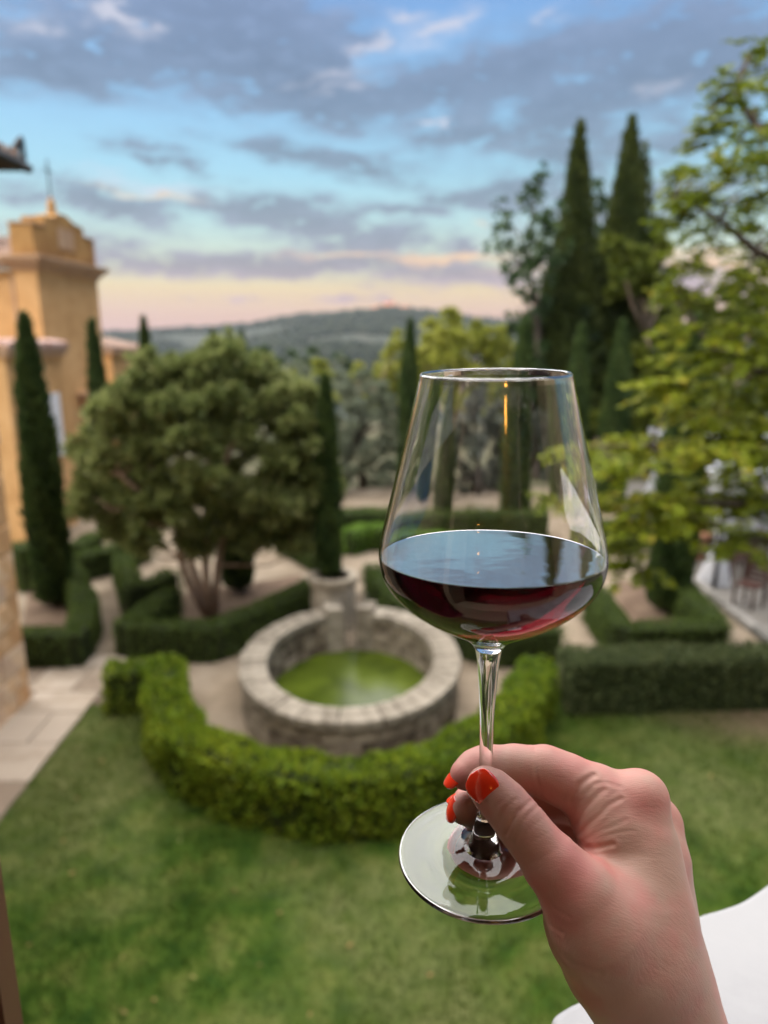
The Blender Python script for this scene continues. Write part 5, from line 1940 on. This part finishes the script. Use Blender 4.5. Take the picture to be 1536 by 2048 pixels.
def build_hand():
    HD = .00068                        # grid step
    lo = np.array((.022, -.300, .262), dtype=np.float32)
    hi = np.array((.190, -.098, .432), dtype=np.float32)
    ax = [np.arange(lo[i], hi[i], HD, dtype=np.float32) for i in range(3)]
    shp = tuple(len(a) for a in ax)
    X, Y, Z = np.meshgrid(*ax, indexing='ij', sparse=True)
    BIG = np.float32(.05)

    def seg(a, b, sq=None):
        """round cone between (px,py,depth,radius_px) joints, evaluated in its neighbourhood only"""
        A, B = cs(*a[:3]), cs(*b[:3])
        ra, rb = a[3] / FPX * a[2], b[3] / FPX * b[2]
        d = np.full(shp, BIG, dtype=np.float32)
        mrg = max(ra, rb) + .022
        i0 = [max(0, int((min(A[i], B[i]) - mrg - lo[i]) / HD)) for i in range(3)]
        i1 = [min(shp[i], int((max(A[i], B[i]) + mrg - lo[i]) / HD) + 1) for i in range(3)]
        if any(i1[i] <= i0[i] for i in range(3)):
            return d
        s = tuple(slice(i0[i], i1[i]) for i in range(3))
        px = X[s[0]] - A[0]
        py = Y[:, s[1]] - A[1]
        pz = Z[:, :, s[2]] - A[2]
        ba = B - A
        l2 = float(ba @ ba)
        t = np.clip((px * ba[0] + py * ba[1] + pz * ba[2]) / l2, 0, 1)
        dd = np.sqrt((px - ba[0] * t) ** 2 + (py - ba[1] * t) ** 2 + (pz - ba[2] * t) ** 2) - (ra + (rb - ra) * t)
        d[s] = dd
        return d

    def chain(js, k=.006):
        acc = None
        for a, b in zip(js[:-1], js[1:]):
            s = seg(a, b)
            acc = s if acc is None else smin(acc, s, k)
        return acc

    fingers = HAND_FINGERS
    palm = None
    for js in HAND_PALM:
        c = chain(js, .012)
        palm = c if palm is None else smin(palm, c, .016)
    total = palm
    tipd = None
    for name, js, kb in fingers:
        f = chain(js, .005)
        for bump in HAND_BUMPS.get(name, ()):
            f = smin(f, seg(bump, (bump[0] + 1, bump[1], bump[2], bump[3])), .006)
        w = smin(palm, f, kb)
        total = smin(total, w, .0022)
        tipd = f if tipd is None else np.minimum(tipd, f)
    for b in HAND_EXTRA:
        total = smin(total, seg(b, (b[0] + 1, b[1] + 1, b[2], b[3])), .012)
    # creases and folds: grooves along lines on the camera-side skin
    near = np.abs(total) < .006
    idx = np.nonzero(near)
    gx, gy, gz = ax[0][idx[0]], ax[1][idx[1]], ax[2][idx[2]]
    qx, qy = gx / gz * FPX + 768, -gy / gz * FPX + 1024
    qx, qy = qx + 2.2 * fbm(gx * 160, gy * 160 + gz * 90, 41, 3), qy + 2.2 * fbm(gx * 160, gy * 160 + gz * 90, 42, 3)
    amp = np.clip(.75 + .5 * fbm(gx * 90, gy * 90, 43, 2), .15, 1.4)
    # faint unevenness of the flesh
    disp0 = .00022 * fbm(gx * 120, gy * 120 + gz * 70, 44, 3)
    disp = np.zeros(len(gx), dtype=np.float32)
    for pts, wid, dep, zr in HAND_CREASES:
        wid = wid * .8
        best = np.full(len(gx), 1e9, dtype=np.float32)
        for (x0, y0), (x1, y1) in zip(pts[:-1], pts[1:]):
            l2 = (x1 - x0) ** 2 + (y1 - y0) ** 2
            t = np.clip(((qx - x0) * (x1 - x0) + (qy - y0) * (y1 - y0)) / l2, 0, 1)
            ends = np.minimum(1, 1.0)
            best = np.minimum(best, np.hypot(qx - x0 - t * (x1 - x0), qy - y0 - t * (y1 - y0)))
        okz = (gz > zr[0]) & (gz < zr[1])
        u = best / wid
        # a groove with slightly raised lips
        disp += okz * dep * .36 * amp * (np.exp(-u * u) - .38 * np.exp(-((u - 2.0) ** 2) / .9))
    total[idx] += disp + disp0
    # ---- surface nets
    ins = total < 0
    nx, ny, nz = shp
    cnt = np.zeros((nx - 1, ny - 1, nz - 1), dtype=np.int8)
    for dx in (0, 1):
        for dy in (0, 1):
            for dz in (0, 1):
                cnt += ins[dx:nx - 1 + dx, dy:ny - 1 + dy, dz:nz - 1 + dz]
    act = (cnt > 0) & (cnt < 8)
    ci = np.argwhere(act)
    vid = np.full(act.shape, -1, dtype=np.int64)
    vid[act] = np.arange(len(ci))
    acc = np.zeros((len(ci), 3), dtype=np.float64)
    num = np.zeros(len(ci))
    corners = [(a, b, c) for a in (0, 1) for b in (0, 1) for c in (0, 1)]
    val = {c: total[ci[:, 0] + c[0], ci[:, 1] + c[1], ci[:, 2] + c[2]] for c in corners}
    for c in corners:
        for axis in range(3):
            if c[axis] == 0:
                e = list(c)
                e[axis] = 1
                e = tuple(e)
                v0, v1 = val[c], val[e]
                m = (v0 < 0) != (v1 < 0)
                t = v0[m] / (v0[m] - v1[m])
                p = np.tile(np.array(c, float), (m.sum(), 1))
                p[:, axis] += t
                acc[m] += p
                num[m] += 1
    V = ci + acc / num[:, None]
    V = V * HD + lo
    quads = []
    for axis in range(3):
        a, b = [i for i in range(3) if i != axis]
        sl0 = [slice(1, -1)] * 3
        sl1 = [slice(1, -1)] * 3
        sl0[axis] = slice(0, -1)
        sl1[axis] = slice(1, None)
        s0, s1 = ins[tuple(sl0)], ins[tuple(sl1)]
        for flip, mk in ((False, s0 & ~s1), (True, ~s0 & s1)):
            e = np.argwhere(mk)
            off = np.array([1, 1, 1])
            off[axis] = 0
            e = e + off
            def cell(da, db):
                c = e.copy()
                c[:, a] -= da
                c[:, b] -= db
                return vid[c[:, 0], c[:, 1], c[:, 2]]
            q = np.stack([cell(0, 0), cell(1, 0), cell(1, 1), cell(0, 1)], 1)
            if flip ^ (axis == 1):
                q = q[:, ::-1]
            quads.append(q)
    Q = np.vstack(quads)
    Q = Q[(Q >= 0).all(1)]
    # tint: redder towards fingers, knuckles and folds
    vi = np.clip(((V - lo) / HD).round().astype(int), 0, np.array(shp) - 1)
    td = tipd[vi[:, 0], vi[:, 1], vi[:, 2]]
    tint = np.clip(.58 - td * 60, .16, .58)
    tint = tint + np.clip((V[:, 2] - .362) / .008, 0, 1) * .35  # deep red shade of the inner fingers, put into the skin tint
    sx, sy = V[:, 0] / V[:, 2] * FPX + 768, -V[:, 1] / V[:, 2] * FPX + 1024
    for (bx, by, br, w) in ((1115, 1745, 50, .35), (1290, 1585, 50, .25), (1175, 1700, 40, .2), (1200, 1830, 90, .15), (1040, 1640, 40, .12)):
        tint += w * np.exp(-((sx - bx) ** 2 + (sy - by) ** 2) / br ** 2)
    # camera space -> world, keep the biggest shell
    W = EYE + V[:, :1] * AX_R + V[:, 1:2] * AX_U + V[:, 2:3] * AX_F
    org = W.mean(0)
    # the forearm runs on out of the picture, back towards the eye
    allE = np.vstack([Q[:, [0, 1]], Q[:, [1, 2]], Q[:, [2, 3]], Q[:, [3, 0]]])
    key = np.sort(allE, axis=1)
    uq, inv, cnt_ = np.unique(key, axis=0, return_inverse=True, return_counts=True)
    be = allE[cnt_[inv.ravel()] == 1]
    bv = np.unique(be)
    dirv = cs(1450, 2310, .314) - cs(1400, 2200, .322)
    dirv = dirv / np.linalg.norm(dirv) + np.array((0, -.1, -.5))
    dirw = (dirv[0] * AX_R + dirv[1] * AX_U + dirv[2] * AX_F)
    dirw /= np.linalg.norm(dirw)
    cenb = W[bv].mean(0)
    remap = np.full(len(W), -1)
    prev = np.arange(len(W))
    extraV, extraQ, extraT = [], [], []
    nW = len(W)
    for k in range(1, 9):
        q_ = k / 8
        ring = cenb + (W[bv] - cenb) * (1 + .22 * q_) + dirw * .16 * q_
        ids = np.full(len(W), -1)
        ids[bv] = nW + np.arange(len(bv))
        extraV.append(ring)
        extraT.append(tint[bv])
        extraQ.append(np.stack([prev[be[:, 1]], prev[be[:, 0]], ids[be[:, 0]], ids[be[:, 1]]], 1))
        prev = ids
        nW += len(bv)
    extraV.append((cenb + dirw * .16)[None])
    extraT.append(np.array([.3]))
    cap = np.stack([prev[be[:, 1]], prev[be[:, 0]], np.full(len(be), nW), np.full(len(be), nW)], 1)
    W = np.vstack([W] + extraV)
    tint = np.concatenate([tint] + extraT)
    Q = np.vstack([Q] + extraQ)
    # light Laplacian smoothing against grid steps
    capn = len(W) - 1
    nbr = np.vstack([Q[:, [0, 1]], Q[:, [1, 2]], Q[:, [2, 3]], Q[:, [3, 0]]])
    for it in range(2):
        s = np.zeros_like(W)
        c = np.zeros(len(W))
        np.add.at(s, nbr[:, 0], W[nbr[:, 1]])
        np.add.at(c, nbr[:, 0], 1)
        np.add.at(s, nbr[:, 1], W[nbr[:, 0]])
        np.add.at(c, nbr[:, 1], 1)
        W = np.where(c[:, None] > 0, W * .5 + .5 * s / np.maximum(c, 1)[:, None], W)
    V_, F_ = W - org, [tuple(q) for q in Q.tolist()] + [tuple(q) for q in cap[:, :3].tolist()]
    me = to_mesh('person', V_, F_, skin_mat(), True, tint)
    o = link('person', me, None, org)
    tag(o, 'bare forearm and hand with coral red nails pinching the glass stem', 'person')
    return o, org


HAND_FINGERS = [
    ('index', [(1252, 1608, .350, 54), (1190, 1586, .352, 53), (1130, 1561, .354, 50), (1088, 1543, .3555, 47), (1030, 1537, .3565, 43), (975, 1535, .3555, 40), (948, 1542, .353, 35), (926, 1551, .350, 26)], .006),
    ('middle', [(1295, 1640, .378, 50), (1180, 1606, .378, 47), (1085, 1592, .378, 45), (990, 1590, .374, 40), (952, 1598, .369, 34), (930, 1605, .365, 25)], .006),
    ('ring', [(1295, 1675, .394, 46), (1170, 1650, .388, 45), (1080, 1636, .383, 43), (1000, 1625, .371, 39), (960, 1621, .362, 36), (929, 1617, .355, 31)], .006),
    ('little', [(1285, 1720, .400, 42), (1170, 1712, .397, 42), (1090, 1706, .394, 40), (1015, 1700, .388, 37), (975, 1700, .382, 36), (943, 1698, .377, 31)], .006),
    ('thumb', [(1150, 1780, .316, 66), (1104, 1728, .3165, 56), (1060, 1672, .319, 46), (1034, 1639, .3205, 44), (1007, 1604, .3235, 42), (980, 1578, .3265, 37), (967, 1568, .328, 31)], .007),
]
HAND_BUMPS = {}
HAND_PALM = [
    [(1155, 1785, .316, 66), (1192, 1850, .318, 84), (1228, 1915, .322, 92)],                                  # ball of the thumb
    [(1262, 1606, .350, 53), (1270, 1700, .345, 70), (1272, 1800, .338, 88), (1275, 1910, .332, 98)],           # metacarpals
    [(1297, 1634, .376, 45), (1302, 1720, .370, 58), (1300, 1830, .362, 72), (1285, 1910, .350, 90)],
    [(1296, 1672, .394, 42), (1298, 1760, .386, 55), (1290, 1860, .374, 66), (1280, 1920, .360, 85)],
    [(1285, 1720, .400, 40), (1285, 1800, .392, 52), (1275, 1900, .376, 66)],
    [(1258, 1900, .338, 116), (1293, 1975, .336, 104), (1341, 2055, .332, 88), (1410, 2200, .322, 94), (1458, 2310, .314, 106)],
]
HAND_EXTRA = [(1206, 1636, .3455, 50), (1206, 1668, .341, 40), (1292, 1588, .349, 34), (1330, 1640, .380, 22)]
_z = (.25, .358)
HAND_CREASES = [
    ([(1011, 1668), (1021, 1646), (1036, 1624), (1060, 1602)], 5.0, .0015, (.25, .33)),
    ([(1026, 1676), (1038, 1656), (1053, 1634), (1075, 1612)], 4.2, .0010, (.25, .33)),
    ([(1036, 1688), (1051, 1668), (1072, 1648), (1092, 1632)], 3.6, .0007, (.25, .33)),
    ([(996, 1648), (1009, 1622), (1032, 1596)], 3.8, .0008, (.25, .33)),
    ([(1046, 1698), (1068, 1682), (1100, 1664)], 3.6, .0006, (.25, .33)),
    ([(984, 1634), (994, 1614), (1016, 1592)], 3.2, .0005, (.25, .33)),
    ([(1069, 1490), (1070, 1528), (1074, 1557), (1082, 1592)], 5.0, .0010, (.25, .36)),
    ([(1078, 1488), (1080, 1530), (1086, 1566)], 3.5, .0004, (.25, .36)),
    ([(1143, 1604), (1160, 1570), (1188, 1550)], 7.0, .0019, (.25, .36)),
    ([(1153, 1648), (1176, 1612), (1208, 1580)], 6.5, .0016, (.25, .36)),
    ([(1156, 1672), (1188, 1641), (1216, 1612), (1240, 1600)], 5.5, .0016, (.25, .36)),
    ([(1168, 1684), (1206, 1660), (1252, 1640)], 5.0, .0008, (.25, .36)),
    ([(1150, 1680), (1169, 1692), (1190, 1697), (1226, 1690)], 6.0, .0020, (.25, .36)),
    ([(1176, 1698), (1190, 1715), (1200, 1734)], 7.0, .0010, (.25, .36)),
    ([(1196, 1676), (1236, 1664), (1270, 1660)], 4.0, .0005, (.25, .36)),
    ([(1190, 1568), (1216, 1566), (1240, 1574)], 5.0, .0007, (.25, .36)),
    ([(1078, 1812), (1094, 1846), (1124, 1866)], 5.0, .0010, (.25, .36)),
    ([(1086, 1790), (1106, 1815), (1140, 1836)], 4.5, .0006, (.25, .36)),
    ([(1110, 1900), (1150, 1930), (1200, 1945)], 7.0, .0006, (.25, .36)),
    ([(1056, 1728), (1084, 1716), (1112, 1700)], 4.0, .0005, (.25, .36)),
]

M_NAIL = None


def nail_mat():
    m, nt, p = new_mat('coral_nail_polish')
    p.inputs['Base Color'].default_value = (1.0, .050, .014, 1)
    p.inputs['Roughness'].default_value = .16
    p.inputs['Coat Weight'].default_value = 1.0
    p.inputs['Coat Roughness'].default_value = .05
    return m


def nail(parent, org, mat, cen, a, n, length, width, curve=1.0, lift=0.0):
    """curved nail plate: cen = middle (px,py,depth); a = towards its free edge, n = outward, both in camera axes"""
    c = cs(*cen).astype(float)
    a = np.array(a, float)
    a /= np.linalg.norm(a)
    n = np.array(n, float)
    n -= a * (n @ a)
    n /= np.linalg.norm(n)
    w = np.cross(a, n)
    NU, NV = 15, 25
    Rn = width / 2 / math.sin(curve)
    V = []
    for th in (0.0, -.0006):
        for iv in range(NV):
            v = iv / (NV - 1)
            s = 2 * v - 1
            # squarish free edge, rounder cuticle
            e = 2.7 if s > 0 else 2.1
            wf = max(0.0, 1 - abs(s) ** e) ** (1 / e)
            wf = max(wf, .07)
            for iu in range(NU):
                u = (2 * iu / (NU - 1) - 1) * wf
                ph = u * curve
                bow = (.0006 * (abs(u) ** 2)) * (1 if s > 0 else -1) * abs(s) ** 3
                p = c + a * (s * length / 2 - bow * 2) + w * Rn * math.sin(ph) + n * (Rn * (math.cos(ph) - 1) - .12 * length * s * s + lift + th)
                V.append(EYE + p[0] * AX_R + p[1] * AX_U + p[2] * AX_F - org)
    Fc = []
    for iv in range(NV - 1):
        for iu in range(NU - 1):
            q = iv * NU + iu
            Fc.append((q, q + 1, q + NU + 1, q + NU))
            b = NV * NU
            Fc.append((b + q, b + q + NU, b + q + NU + 1, b + q + 1))
    rim = [iu for iu in range(NU)] + [iv * NU + NU - 1 for iv in range(1, NV)] + [(NV - 1) * NU + iu for iu in range(NU - 2, -1, -1)] + [iv * NU for iv in range(NV - 2, 0, -1)]
    for i in range(len(rim)):
        p0, p1 = rim[i], rim[(i + 1) % len(rim)]
        Fc.append((p1, p0, p0 + NV * NU, p1 + NV * NU))
    o = link('nail', to_mesh('nail', V, Fc, mat, True), parent)
    return o
person, p_org = build_hand()
M_NAIL = nail_mat()
# thumb nail faces the eye; the others show only their edges beyond the fingertips
nail(person, p_org, M_NAIL, (964, 1576, .3176), (-.66, .60, .34), (-.30, .16, -1.0), .0150, .0146, .70, .0003)
nail(person, p_org, M_NAIL, (903, 1546, .3505), (-.72, -.68, .02), (-.68, .72, -.06), .0135, .0125, 1.05, .0004)
nail(person, p_org, M_NAIL, (914, 1589, .3645), (-.92, -.38, .02), (-.38, .92, -.05), .0130, .0120, 1.05, .0004)
nail(person, p_org, M_NAIL, (896, 1615, .3550), (-.30, -.95, .02), (-.95, .30, -.06), .0130, .0125, 1.05, .0004)
nail(person, p_org, M_NAIL, (910, 1677, .3770), (-.45, -.88, .02), (-.90, .44, -.06), .0130, .0120, 1.05, .0004)
